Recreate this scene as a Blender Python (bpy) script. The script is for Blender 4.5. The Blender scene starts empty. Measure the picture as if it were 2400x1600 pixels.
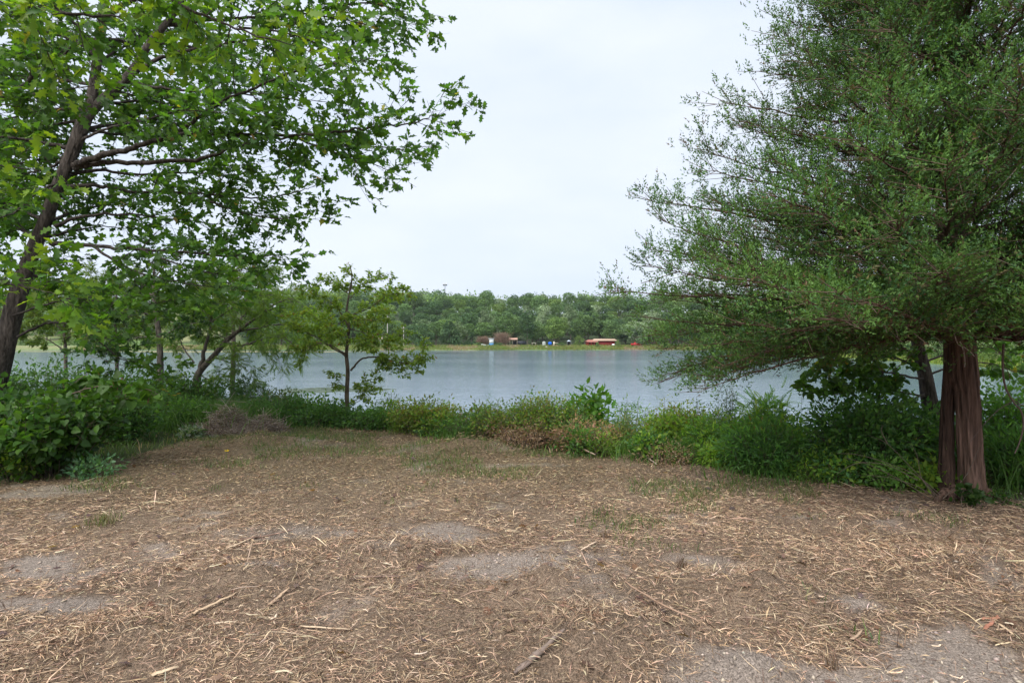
import bpy, math
import numpy as np
from mathutils import Matrix, Vector

# ------------------------------------------------------------------ camera, sky, sun, exposure
S = bpy.context.scene
COL = S.collection
CAMZ = 1.6
cd = bpy.data.cameras.new("camera")
cd.lens = 20.0; cd.sensor_width = 36.0; cd.clip_start = 0.05; cd.clip_end = 9000
cam = bpy.data.objects.new("camera", cd); COL.objects.link(cam)
cam.location = (0, 0, CAMZ); cam.rotation_euler = (math.radians(90), 0, 0)
S.camera = cam

W = bpy.data.worlds.new("World"); S.world = W; W.use_nodes = True
wn, wl = W.node_tree.nodes, W.node_tree.links
bg = wn["Background"]; bg.inputs[1].default_value = 0.1
SUN_EL, SUN_ROT = 52, 205
sky = wn.new("ShaderNodeTexSky"); sky.sky_type = 'NISHITA'; sky.sun_disc = False
sky.sun_elevation = math.radians(SUN_EL); sky.sun_rotation = math.radians(SUN_ROT)
tc = wn.new("ShaderNodeTexCoord"); mp = wn.new("ShaderNodeMapping"); mp.inputs['Scale'].default_value = (1, 1, 2.6)
nz = wn.new("ShaderNodeTexNoise"); nz.inputs['Scale'].default_value = 2.2; nz.inputs['Detail'].default_value = 6; nz.inputs['Roughness'].default_value = 0.5
rp = wn.new("ShaderNodeValToRGB")
rp.color_ramp.elements[0].position = 0.36; rp.color_ramp.elements[0].color = (2.30, 2.58, 3.08, 1)
rp.color_ramp.elements[1].position = 0.66; rp.color_ramp.elements[1].color = (2.72, 2.90, 3.22, 1)
mx = wn.new("ShaderNodeMixRGB"); mx.inputs[0].default_value = 0.97
wl.new(tc.outputs['Generated'], mp.inputs[0]); wl.new(mp.outputs[0], nz.inputs[0]); wl.new(nz.outputs[0], rp.inputs[0])
wl.new(sky.outputs[0], mx.inputs[1]); wl.new(rp.outputs[0], mx.inputs[2]); wl.new(mx.outputs[0], bg.inputs[0])

sl = bpy.data.lights.new("sun", 'SUN'); sl.energy = 1.5; sl.angle = math.radians(50); sl.color = (1.0, 0.96, 0.9)
sun = bpy.data.objects.new("sun", sl); COL.objects.link(sun)
el, az = math.radians(SUN_EL), math.radians(SUN_ROT)
sd = Vector((math.cos(el) * math.sin(az), math.cos(el) * math.cos(az), math.sin(el)))
sun.rotation_euler = sd.to_track_quat('Z', 'Y').to_euler()

S.view_settings.view_transform = 'Standard'; S.view_settings.look = 'None'
S.view_settings.exposure = 1.78; S.view_settings.gamma = 1; S.view_settings.use_curve_mapping = False
S.render.engine = 'CYCLES'
cy = S.cycles
cy.max_bounces = 6; cy.diffuse_bounces = 3; cy.glossy_bounces = 2; cy.transmission_bounces = 4; cy.transparent_max_bounces = 4
cy.caustics_reflective = False; cy.caustics_refractive = False
cy.use_denoising = True

# ------------------------------------------------------------------ helpers
F_PX = 1333.33
HAZE = 0.00012
rng = np.random.default_rng(11)
A = np.array

def P(px, py, Y):
    return A([(px - 1200) / F_PX * Y, Y, CAMZ - (py - 800) / F_PX * Y])

def smoothstep(a, b, x):
    t = np.clip((x - a) / (b - a), 0, 1); return t * t * (3 - 2 * t)

def vnoise(x, y, seed=0):
    x = np.asarray(x, float); y = np.asarray(y, float)
    xi = np.floor(x).astype(np.int64); yi = np.floor(y).astype(np.int64)
    fx = x - xi; fy = y - yi; fx = fx * fx * (3 - 2 * fx); fy = fy * fy * (3 - 2 * fy)
    def h(a, b):
        n = (a * 374761393 + b * 668265263 + seed * 974634777) & 0x7fffffff
        n = ((n ^ (n >> 13)) * 1274126177) & 0x7fffffff
        return ((n ^ (n >> 16)) & 0xffff) / 65535.0
    return (h(xi, yi) * (1 - fx) + h(xi + 1, yi) * fx) * (1 - fy) + (h(xi, yi + 1) * (1 - fx) + h(xi + 1, yi + 1) * fx) * fy

def fbm(x, y, seed=0, o=4):
    s = 0; a = 0.5
    for i in range(o):
        s = s + a * vnoise(x * 2 ** i, y * 2 ** i, seed + i * 17); a *= 0.5
    return s

def norm(v):
    return v / np.maximum(np.linalg.norm(v, axis=-1, keepdims=True), 1e-9)

def rdir(n):
    return norm(rng.normal(size=(n, 3)))

def pal(cols, n, jit=0.12, w=None):
    cols = A(cols, float); i = rng.choice(len(cols), n, p=w)
    c = cols[i] * (1 + rng.normal(size=(n, 1)) * jit) * (1 + rng.normal(size=(n, 3)) * jit * 0.3)
    return np.clip(c, 0.004, 0.85)

def frames(d, up):
    y = norm(d); z = up - (up * y).sum(-1, keepdims=True) * y; z = norm(z); x = np.cross(y, z)
    return np.stack([x, y, z], axis=-1)

class Geo:
    def __init__(s): s.v = []; s.f = []; s.c = []; s.n = 0
    def add(s, V, Fc, C):
        V = np.asarray(V, float).reshape(-1, 3); C = np.broadcast_to(np.asarray(C, float), V.shape)
        s.v.append(V); s.f.append(np.asarray(Fc, np.int64).reshape(-1, 3) + s.n); s.c.append(C); s.n += len(V)
    def scatter(s, tpl, pos, R, sc, col):
        tV, tF = tpl; n = len(pos)
        if n == 0: return
        sc = np.broadcast_to(np.asarray(sc, float), (n,)) if np.ndim(sc) < 2 else sc
        T = tV[None] * (sc[:, None, None] if np.ndim(sc) == 1 else sc[:, None, :])
        V = pos[:, None] + np.einsum('nij,nkj->nki', R, T)
        Fc = tF[None] + (np.arange(n) * len(tV))[:, None, None]
        s.add(V.reshape(-1, 3), Fc.reshape(-1, 3), np.repeat(col, len(tV), axis=0))
    def segs(s, a, b, ra, rb, col, sides=3):
        n = len(a)
        if n == 0: return
        d = b - a; R = frames(d, np.where(np.abs(norm(d)[:, 2:3]) > .9, A([[1., 0, 0]]), A([[0, 0, 1.]])))
        ang = np.arange(sides) * 2 * math.pi / sides
        ring = np.stack([np.cos(ang), np.zeros(sides), np.sin(ang)], 1)
        off = np.einsum('nij,kj->nki', R, ring)
        ra = np.broadcast_to(ra, (n,)); rb = np.broadcast_to(rb, (n,))
        V = np.concatenate([a[:, None] + off * ra[:, None, None], b[:, None] + off * rb[:, None, None]], 1)
        q = []
        for k in range(sides):
            k2 = (k + 1) % sides; q += [(k, k2, sides + k2), (k, sides + k2, sides + k)]
        Fc = A(q)[None] + (np.arange(n) * 2 * sides)[:, None, None]
        s.add(V.reshape(-1, 3), Fc.reshape(-1, 3), np.repeat(np.broadcast_to(col, (n, 3)), 2 * sides, axis=0))
    def tube(s, pts, rad, sides, col, flute=0, seed=0):
        pts = A(pts, float); n = len(pts); rad = np.broadcast_to(rad, (n,))
        T = norm(np.gradient(pts, axis=0)); ref = A([0, 1, 0.0]) if abs(T[0][2]) > .7 else A([0, 0, 1.])
        R = frames(T, np.broadcast_to(ref, T.shape))
        ang = np.arange(sides) * 2 * math.pi / sides
        ring = np.stack([np.cos(ang), 0 * ang, np.sin(ang)], 1)
        L = np.concatenate([[0], np.cumsum(np.linalg.norm(np.diff(pts, axis=0), axis=1))])
        k = 1.0
        if flute:
            aa = (ang / (2 * math.pi))[None]
            def cyc(fr, fl, sd):
                u = np.broadcast_to(aa * fr, (n, sides)); v = np.broadcast_to(L[:, None] * fl, (n, sides)); w = np.broadcast_to(aa, (n, sides))
                return vnoise(u, v, sd) * (1 - w) + vnoise(u - fr, v, sd) * w
            k = 1 + flute * (1.4 * (cyc(7, 0.8, seed) - .5) + 1.0 * (np.abs(cyc(22, 3.0, seed + 3) - .5) * 2 - .5) + .9 * (cyc(40, 2.2, seed + 5) - .5))
        off = np.einsum('nij,kj->nki', R, ring) * (rad[:, None] * k)[..., None]
        V = (pts[:, None] + off).reshape(-1, 3)
        i = np.arange(n - 1)[:, None] * sides; j = np.arange(sides)[None]; j2 = (j + 1) % sides
        a_, b_, c_, d_ = i + j, i + j2, i + sides + j2, i + sides + j
        Fc = np.concatenate([np.stack([a_, b_, c_], -1).reshape(-1, 3), np.stack([a_, c_, d_], -1).reshape(-1, 3)])
        if np.ndim(col) == 1: cc = np.broadcast_to(col, V.shape)
        else: cc = col
        s.add(V, Fc, cc)
    def box(s, lo, hi, col, rot=0, org=(0, 0, 0)):
        lo = A(lo, float); hi = A(hi, float)
        V = A([[x, y, z] for z in (lo[2], hi[2]) for y in (lo[1], hi[1]) for x in (lo[0], hi[0])])
        if rot:
            c, s_ = math.cos(rot), math.sin(rot); o = A(org, float); V = (V - o) @ A([[c, s_, 0], [-s_, c, 0], [0, 0, 1]]) + o
        s.add(V, [(0, 2, 1), (1, 2, 3), (4, 5, 6), (5, 7, 6), (0, 1, 4), (1, 5, 4), (2, 6, 3), (3, 6, 7), (0, 4, 2), (2, 4, 6), (1, 3, 5), (3, 7, 5)], col)
    def mesh(s, name, loc=(0, 0, 0), smooth=False):
        V = np.concatenate(s.v) - A(loc, float); Fc = np.concatenate(s.f); C = np.concatenate(s.c)
        me = bpy.data.meshes.new(name)
        me.vertices.add(len(V)); me.vertices.foreach_set('co', V.astype(np.float32).ravel())
        me.loops.add(len(Fc) * 3); me.loops.foreach_set('vertex_index', Fc.astype(np.int32).ravel())
        me.polygons.add(len(Fc)); me.polygons.foreach_set('loop_start', np.arange(0, len(Fc) * 3, 3, dtype=np.int32))
        if smooth: me.polygons.foreach_set('use_smooth', np.ones(len(Fc), bool))
        at = me.attributes.new('tint', 'FLOAT_COLOR', 'POINT')
        at.data.foreach_set('color', np.concatenate([C, np.ones((len(C), 1))], 1).astype(np.float32).ravel())
        me.update(); return me
    def obj(s, name, mat, parent=None, smooth=False, **props):
        if s.n == 0: return None
        loc = tuple(parent.location) if parent is not None else (0, 0, 0)
        me = s.mesh(name, loc, smooth); me.materials.append(mat)
        o = bpy.data.objects.new(name, me); COL.objects.link(o)
        if parent is not None: o.parent = parent
        for k, v in props.items(): o[k] = v
        return o

TRI_TOTAL = 0
def thing(name, label, cat, loc, group=None):
    o = bpy.data.objects.new(name, None); COL.objects.link(o); o.location = tuple(float(v) for v in loc)
    o['label'] = label; o['category'] = cat; o.empty_display_size = 0.2
    if group: o['group'] = group
    return o

# ------------------------------------------------------------------ materials
def new_mat(name):
    m = bpy.data.materials.new(name); m.use_nodes = True
    return m, m.node_tree.nodes, m.node_tree.links, m.node_tree.nodes['Principled BSDF']

def tint_mat(name, rough=0.7, spec=0.3, transl=0.0, noise=None, bump=None, rand=0.0, metal=0.0):
    m, N, L, B = new_mat(name)
    at = N.new('ShaderNodeAttribute'); at.attribute_name = 'tint'; c = at.outputs['Color']
    if noise:
        sc, amt, vec = noise
        t = N.new('ShaderNodeTexCoord'); mp = N.new('ShaderNodeMapping'); mp.inputs['Scale'].default_value = vec
        n = N.new('ShaderNodeTexNoise'); n.inputs['Scale'].default_value = sc; n.inputs['Detail'].default_value = 6; n.inputs['Roughness'].default_value = 0.65
        L.new(t.outputs['Object'], mp.inputs[0]); L.new(mp.outputs[0], n.inputs[0])
        mr = N.new('ShaderNodeMapRange'); mr.inputs['From Min'].default_value = .3; mr.inputs['From Max'].default_value = .7
        mr.inputs['To Min'].default_value = 1 - amt; mr.inputs['To Max'].default_value = 1 + amt
        L.new(n.outputs[0], mr.inputs[0])
        v = N.new('ShaderNodeVectorMath'); v.operation = 'SCALE'; L.new(c, v.inputs[0]); L.new(mr.outputs[0], v.inputs['Scale']); c = v.outputs[0]
        if bump:
            b = N.new('ShaderNodeBump'); b.inputs['Strength'].default_value = bump[0]; b.inputs['Distance'].default_value = bump[1]
            L.new(n.outputs[0], b.inputs['Height']); L.new(b.outputs[0], B.inputs['Normal'])
    if rand:
        oi = N.new('ShaderNodeObjectInfo'); mr = N.new('ShaderNodeMapRange'); mr.inputs['To Min'].default_value = 1 - rand; mr.inputs['To Max'].default_value = 1 + rand
        L.new(oi.outputs['Random'], mr.inputs[0]); v = N.new('ShaderNodeVectorMath'); v.operation = 'SCALE'
        L.new(c, v.inputs[0]); L.new(mr.outputs[0], v.inputs['Scale']); c = v.outputs[0]
    L.new(c, B.inputs['Base Color']); B.inputs['Roughness'].default_value = rough; B.inputs['Specular IOR Level'].default_value = spec
    B.inputs['Metallic'].default_value = metal
    if transl:
        tr = N.new('ShaderNodeBsdfTranslucent'); v = N.new('ShaderNodeVectorMath'); v.operation = 'MULTIPLY'; v.inputs[1].default_value = (1.5, 1.5, 0.55)
        L.new(c, v.inputs[0]); L.new(v.outputs[0], tr.inputs[0])
        mx = N.new('ShaderNodeMixShader'); mx.inputs[0].default_value = transl
        L.new(B.outputs[0], mx.inputs[1]); L.new(tr.outputs[0], mx.inputs[2]); L.new(mx.outputs[0], N['Material Output'].inputs[0])
    return m

M_LEAF = tint_mat('broad_leaf', 0.5, 0.35, 0.5)
M_FINE = tint_mat('fine_leaf', 0.55, 0.3, 0.42)
M_CEDAR = tint_mat('cedar_needles', 0.6, 0.25, 0.22)
M_FAR = tint_mat('distant_leaf', 0.65, 0.2, 0.25, rand=0.16)
M_GRASS = tint_mat('grass_blade', 0.5, 0.35, 0.35)
M_STRAW = tint_mat('dry_straw', 0.65, 0.3, 0.0)
M_TWIG = tint_mat('twig_bark', 0.8, 0.2)
M_BARK = tint_mat('rough_bark', 0.9, 0.15, 0, (8, .8, (3.0, 3.0, .8)), (1.0, 0.05))
M_CEDBARK = tint_mat('stringy_bark', 0.85, 0.15, 0, (10, .8, (3.4, 3.4, .2)), (1.0, 0.05))
M_PAINT = tint_mat('painted_surface', 0.6, 0.3, 0, (1.2, .12, (1, 1, 1)))
M_METAL = tint_mat('metal_surface', 0.45, 0.4, 0, None, None, 0, 0.6)

def ground_mat():
    m, N, L, B = new_mat('ground_soil')
    at = N.new('ShaderNodeAttribute'); at.attribute_name = 'tint'
    t = N.new('ShaderNodeTexCoord')
    def noise(sc, det, vec=(1, 1, 1), rot=0, ro=.6):
        mp = N.new('ShaderNodeMapping'); mp.inputs['Scale'].default_value = vec; mp.inputs['Rotation'].default_value = (0, 0, rot)
        n = N.new('ShaderNodeTexNoise'); n.inputs['Scale'].default_value = sc; n.inputs['Detail'].default_value = det; n.inputs['Roughness'].default_value = ro
        L.new(t.outputs['Object'], mp.inputs[0]); L.new(mp.outputs[0], n.inputs[0]); return n.outputs[0]
    def rng_(x, a, b, lo=.3, hi=.7):
        mr = N.new('ShaderNodeMapRange'); mr.inputs['From Min'].default_value = lo; mr.inputs['From Max'].default_value = hi
        mr.inputs['To Min'].default_value = a; mr.inputs['To Max'].default_value = b; L.new(x, mr.inputs[0]); return mr.outputs[0]
    def mul(a, b):
        k = N.new('ShaderNodeMath'); k.operation = 'MULTIPLY'; L.new(a, k.inputs[0]); L.new(b, k.inputs[1]); return k.outputs[0]
    n1 = noise(2.2, 8); n2 = noise(30, 6, ro=.75); n3 = noise(16, 4, (1, 7, 1), .5); n4 = noise(16, 4, (6, 1, 1), .2)
    k = mul(mul(mul(rng_(n1, .82, 1.18), rng_(n2, .6, 1.35)), rng_(noise(95, 4, ro=.85), .3, 1.7, .36, .64)), mul(rng_(n3, .75, 1.25), rng_(n4, .8, 1.2)))
    v = N.new('ShaderNodeVectorMath'); v.operation = 'SCALE'; L.new(at.outputs['Color'], v.inputs[0]); L.new(k, v.inputs['Scale'])
    L.new(v.outputs[0], B.inputs['Base Color']); B.inputs['Roughness'].default_value = .95; B.inputs['Specular IOR Level'].default_value = .15
    b = N.new('ShaderNodeBump'); b.inputs['Strength'].default_value = .8; b.inputs['Distance'].default_value = .012
    L.new(k, b.inputs['Height']); L.new(b.outputs[0], B.inputs['Normal'])
    return m
M_GROUND = ground_mat()

def water_mat():
    m, N, L, B = new_mat('lake_water')
    B.inputs['Base Color'].default_value = (.125, .18, .245, 1); B.inputs['Roughness'].default_value = .12; B.inputs['IOR'].default_value = 1.4
    t = N.new('ShaderNodeTexCoord')
    def noise(sc, vec, rot, det=3):
        mp = N.new('ShaderNodeMapping'); mp.inputs['Scale'].default_value = vec; mp.inputs['Rotation'].default_value = (0, 0, rot)
        n = N.new('ShaderNodeTexNoise'); n.inputs['Scale'].default_value = sc; n.inputs['Detail'].default_value = det
        L.new(t.outputs['Object'], mp.inputs[0]); L.new(mp.outputs[0], n.inputs[0]); return n.outputs[0]
    a = noise(2.6, (.7, 1.2, 1), .25); b = noise(.55, (.4, 1.2, 1), -.25, 4); g = noise(.028, (.45, 1.6, 1), .1, 3)
    mr = N.new('ShaderNodeMapRange'); mr.inputs['From Min'].default_value = .35; mr.inputs['From Max'].default_value = .62
    mr.inputs['To Min'].default_value = .3; mr.inputs['To Max'].default_value = 1.0; L.new(g, mr.inputs[0])
    b1 = N.new('ShaderNodeBump'); b1.inputs['Distance'].default_value = .032; b1.inputs['Strength'].default_value = .8; L.new(mr.outputs[0], b1.inputs['Strength']); L.new(a, b1.inputs['Height'])
    b2 = N.new('ShaderNodeBump'); b2.inputs['Distance'].default_value = .022; b2.inputs['Strength'].default_value = .5; L.new(b, b2.inputs['Height']); L.new(b1.outputs[0], b2.inputs['Normal'])
    L.new(b2.outputs[0], B.inputs['Normal'])
    return m
M_WATER = water_mat()

# ------------------------------------------------------------------ terrain
WATER = -1.3
CLX = [-9, -6, -5.3, -5.2, -4.9, -4, -2.3, -.8, .3, 1.5, 2.5, 3.1, 3.6, 4.2, 5.2, 9]
CLY = [6.0, 6.7, 7.6, 8.9, 9.9, 10.5, 10.1, 9.3, 8.3, 7.9, 7.4, 6.9, 6.4, 6.1, 5.6, 5.0]
def yclear(x): return np.interp(x, CLX, CLY) + .25 * (vnoise(x * 1.7, x * 0, 3) - .5)
def ynear(x): return np.interp(x, [-60, -9, -6, -4, -1, 2, 4, 6, 12, 25, 60], [18, 15.5, 14.5, 13.4, 12.2, 11.2, 10.6, 10.4, 11, 16, 46])
def xright(y): return np.interp(y, [30, 59, 86, 110, 175, 200], [50, 53, 52.5, 58, 66, 72]) + 2.5 * np.sin(y * .09)
def yfar(x): return 190 + 4 * np.sin(x * .045) + 2.0 * np.sin(x * .16 + 1)

# straw mounds and bare patches given where they lie on the ground: (px, py of centre, half width m, half depth m, height)
def gp(px, py, z=0): Y = (CAMZ - z) * F_PX / (py - 800); return (px - 1200) / F_PX * Y, Y
MOUNDS = [(1720, 1400, .42, .22, .10), (1290, 1385, .30, .2, .07), (1420, 1500, .34, .22, .08), (1330, 1560, .3, .18, .06), (1760, 1590, .2, .14, .07),
          (560, 1360, .4, .2, .05), (300, 1500, .35, .2, .05), (900, 1300, .5, .25, .04), (2300, 1330, .5, .3, .05), (1100, 1055, .7, .25, .10), (2090, 1240, .5, .25, .06), (620, 1040, .8, .3, .08)]
MW = [(*gp(a, b), c, d, e * 1.7) for a, b, c, d, e in MOUNDS]
BARES = [(2000, 1560, .85, .40), (2230, 1600, .6, .3), (1730, 1525, .35, .2), (1180, 1330, .4, .22), (1450, 1240, .45, .22), (1620, 1310, .3, .15), (2330, 1300, .3, .2), (620, 1330, .2, .1), (90, 1320, .25, .2), (80, 1150, .5, .35), (1040, 1250, .4, .2), (200, 1420, .25, .12)]
BW = [(*gp(a, b), c, d) for a, b, c, d in BARES]
def bare(x, y):
    m = 0 * x
    for a, b, c, d in BW: m = np.maximum(m, 1.25 - .6 * (((x - a) / c) ** 2 + ((y - b) / d) ** 2))
    return smoothstep(.1, 1.0, m * 1.1 + 3.9 * (fbm(x * 1.9, y * 2.3, 5) - .47) - .3 + 1.5 * (fbm(x * 9, y * 9, 6, 3) - .45))

def gz(x, y):
    x = np.asarray(x, float); y = np.asarray(y, float)
    yn, yf, xr = ynear(x), yfar(x), xright(y)
    din = np.minimum(np.minimum(y - yn, yf - y), np.minimum(xr - x, x + 330))
    near = y < np.maximum(yn + 3, 20)
    bank = smoothstep(0, 2.6, -din)
    zl = np.where(near, WATER + (-WATER) * bank, WATER + 1.35 * smoothstep(0, 9, -din))
    z = np.where(din > 0, WATER - .4 * np.minimum(din, 5), zl)
    micro = .05 * (fbm(x * .5, y * .5, 1) - .5) + .035 * (fbm(x * 3, y * 3, 2) - .5) + .012 * (fbm(x * 11, y * 11, 4, 3) - .5)
    cl = (y < 14) & (np.abs(x) < 14)
    z = z + np.where(cl, micro, 0)
    for a, b, c, d, h in MW:
        z = z + h * np.exp(-(((x - a) / c) ** 2 + ((y - b) / d) ** 2)) * (.6 + .8 * vnoise(x * 9, y * 9, 9))
    a_ = x / np.maximum(y, 50)
    far = np.maximum(y - 215 + np.where(x > 55, 0, 0), 0)
    hill = 19 * smoothstep(0, 118, far) * (.86 + .28 * fbm(x * .012 + 9, y * .012, 21, 2))
    hill = hill + 14 * smoothstep(345, 540, y) * smoothstep(-.02, -.14, a_)
    z = z + np.where(y > 150, hill, 0)
    rb = np.clip(x - xr - 6, 0, 400)
    z = z + np.where((y > 20) & (y < 215), 8 * smoothstep(0, 90, rb), 0)
    return z

def axis(lo, hi, st, outlo, outhi, g):
    a = list(np.arange(lo, hi, st)); s = st; v = a[-1]
    while v < outhi: s = min(s * g, 160); v += s; a.append(v)
    s = st; v = a[0]; b = []
    while v > outlo: s = min(s * g, 160); v -= s; b.append(v)
    return A(b[::-1] + a)
gx = axis(-6, 6, .115, -1500, 1500, 1.075); gy = axis(1.8, 9, .1, -900, 1500, 1.04)
X, Y = np.meshgrid(gx, gy); Z = gz(X, Y)
V = np.stack([X, Y, Z], -1).reshape(-1, 3); nx, ny = len(gx), len(gy)
i = np.arange(ny - 1)[:, None] * nx + np.arange(nx - 1)[None]
Fc = np.concatenate([np.stack([i, i + 1, i + nx + 1], -1).reshape(-1, 3), np.stack([i, i + nx + 1, i + nx], -1).reshape(-1, 3)])
x_, y_ = V[:, 0], V[:, 1]
b_ = bare(x_, y_)[:, None]
f_ = fbm(x_ * 1.1, y_ * 1.1, 31)[:, None]
c_mat = A([.31, .225, .16]) * (.75 + .5 * f_); c_soil = A([.42, .345, .29]) * (.85 + .3 * f_)
c = c_mat * (1 - b_) + c_soil * b_
back_shade = (smoothstep(4.2, 7.5, y_) * smoothstep(3.5, .5, x_))[:, None]; c = c * (1 - back_shade * .38 * A([.8, .75, 1.0]))  # back-left litter darkened: oak shade put into the tint, plus an olive cast
edge = smoothstep(-.3, .6, y_ - yclear(x_))[:, None]
c = c * (1 - edge) + A([.06, .075, .03]) * edge
gf = fbm(x_ * .03, y_ * .05, 41)[:, None]
farg = A([.12, .195, .065]) * (1 - smoothstep(.42, .6, gf)) + A([.22, .23, .11]) * smoothstep(.42, .6, gf)
fm = smoothstep(20, 60, y_)[:, None]; c = c * (1 - fm) + farg * fm
wood = smoothstep(212, 228, y_)[:, None] * smoothstep(-.55, -.45, (x_ / np.maximum(y_, 1)))[:, None]
c = c * (1 - wood) + A([.045, .065, .03]) * wood
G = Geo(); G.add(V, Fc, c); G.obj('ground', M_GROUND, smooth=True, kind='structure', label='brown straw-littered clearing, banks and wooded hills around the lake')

G = Geo(); G.add([(-700, 6, WATER), (160, 6, WATER), (160, 260, WATER), (-700, 260, WATER)], [(0, 1, 2), (0, 2, 3)], (.05, .08, .09))
G.obj('lake', M_WATER, kind='structure', label='grey blue rippled lake water')

# ------------------------------------------------------------------ leaf templates (y = along leaf, unit length)
def T(v, f): return A(v, float), A(f)
def fold(v, k=.25, droop=.15):
    v = A(v, float); v = np.c_[v, np.abs(v[:, 0]) * k - droop * v[:, 1] ** 2]; return v
_o = [(0, -.06), (.07, .10), (.27, .16), (.14, .30), (.38, .46), (.17, .57), (.27, .80), (.10, .82), (0, 1.0),
      (-.10, .82), (-.27, .80), (-.17, .57), (-.38, .46), (-.14, .30), (-.27, .16), (-.07, .10)]
OAK = T(fold(_o), [(0, 1, 15), (1, 2, 3), (1, 3, 13), (1, 13, 15), (13, 14, 15), (3, 4, 5), (3, 5, 11), (3, 11, 13), (11, 12, 13), (5, 6, 7), (5, 7, 9), (5, 9, 11), (9, 10, 11), (7, 8, 9)])
OAK2 = T(fold([(0, -.06), (.12, .12), (.31, .27), (.18, .42), (.34, .64), (.13, .74), (0, 1.0), (-.13, .74), (-.34, .64), (-.18, .42), (-.31, .27), (-.12, .12)]), [(0, 1, 11), (1, 2, 3), (1, 3, 9), (1, 9, 11), (9, 10, 11), (3, 4, 5), (3, 5, 7), (3, 7, 9), (7, 8, 9), (5, 6, 7)])
HEART = T(fold([(0, 0), (.25, -.06), (.47, .16), (.42, .5), (.2, .8), (0, 1), (-.2, .8), (-.42, .5), (-.47, .16), (-.25, -.06)], .2, .25),
          [(0, 1, 2), (0, 2, 3), (0, 3, 4), (0, 4, 5), (0, 5, 6), (0, 6, 7), (0, 7, 8), (0, 8, 9)])
OVATE2 = T(fold([(0, 0), (.25, .42), (0, 1), (-.25, .42)], .3, .18), [(0, 1, 2), (0, 2, 3)])
OVATE = T(fold([(0, 0), (.24, .3), (.2, .62), (0, 1), (-.2, .62), (-.24, .3)], .25, .2), [(0, 1, 2), (0, 2, 3), (0, 3, 4), (0, 4, 5)])
LANCE = T(fold([(0, 0), (.11, .4), (0, 1), (-.11, .4)], .3, .15), [(0, 1, 2), (0, 2, 3)])
DIAM = T(fold([(0, 0), (.3, .45), (0, 1), (-.3, .45)], .3, .1), [(0, 1, 2), (0, 2, 3)])
def pinnate(n, lw=.055, ll=.30):
    v = [(-.006, 0, 0), (.006, 0, 0), (0, 1, -.22)]; f = [(0, 1, 2)]
    for k in range(n):
        t = .18 + .76 * k / (n - 1); L = ll * (1 - .35 * abs(t - .5) * 1.4); zz = -.22 * t * t
        for sx in (1, -1):
            b = len(v); dx, dy = sx * .88 * L, .42 * L
            v += [(0, t, zz), (dx * .5 - sx * -.0, t + dy * .5 - lw, zz - .02), (dx, t + dy, zz - .09), (dx * .5, t + dy * .5 + lw, zz + .02)]
            f += [(b, b + 1, b + 2), (b, b + 2, b + 3)]
    b = len(v); v += [(0, .97, -.2), (lw, 1.1, -.26), (0, 1.27, -.36), (-lw, 1.1, -.26)]; f += [(b, b + 1, b + 2), (b, b + 2, b + 3)]
    return T(v, f)
WALNUT = pinnate(4, .075, .34); LOCUST = pinnate(8, .035, .19)
def tuft(n, seed):
    r = np.random.default_rng(seed); v = []; f = []
    for k in range(n):
        a = r.uniform(0, 6.283); s = r.uniform(.5, 1.6); t = r.uniform(0, .85)
        p = A([0, t, 0]); d = A([math.cos(a) * s, 1, math.sin(a) * s]); d /= np.linalg.norm(d); L = r.uniform(.25, .42)
        w = np.cross(d, r.normal(size=3)); w = w / np.linalg.norm(w) * .085
        b = len(v); v += [p - w * .9, p + w * .9, p + d * L]; f += [(b, b + 1, b + 2)]
    return T(v, f)
TUFTS = [tuft(5, k) for k in range(1, 7)]

# ------------------------------------------------------------------ growth
def smooth(p, n=6):
    p = A(p, float)
    if len(p) < 3: return p[0] + (p[-1] - p[0]) * np.linspace(0, 1, n)[:, None]
    q = np.vstack([2 * p[0] - p[1], p, 2 * p[-1] - p[-2]]); out = []
    for k in range(1, len(q) - 2):
        a, b, c_, d = q[k - 1:k + 3]
        for t in np.linspace(0, 1, n, endpoint=False):
            out.append(.5 * ((2 * b) + (c_ - a) * t + (2 * a - 5 * b + 4 * c_ - d) * t * t + (3 * b - a - 3 * c_ + d) * t ** 3))
    out.append(p[-1]); return A(out)

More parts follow.
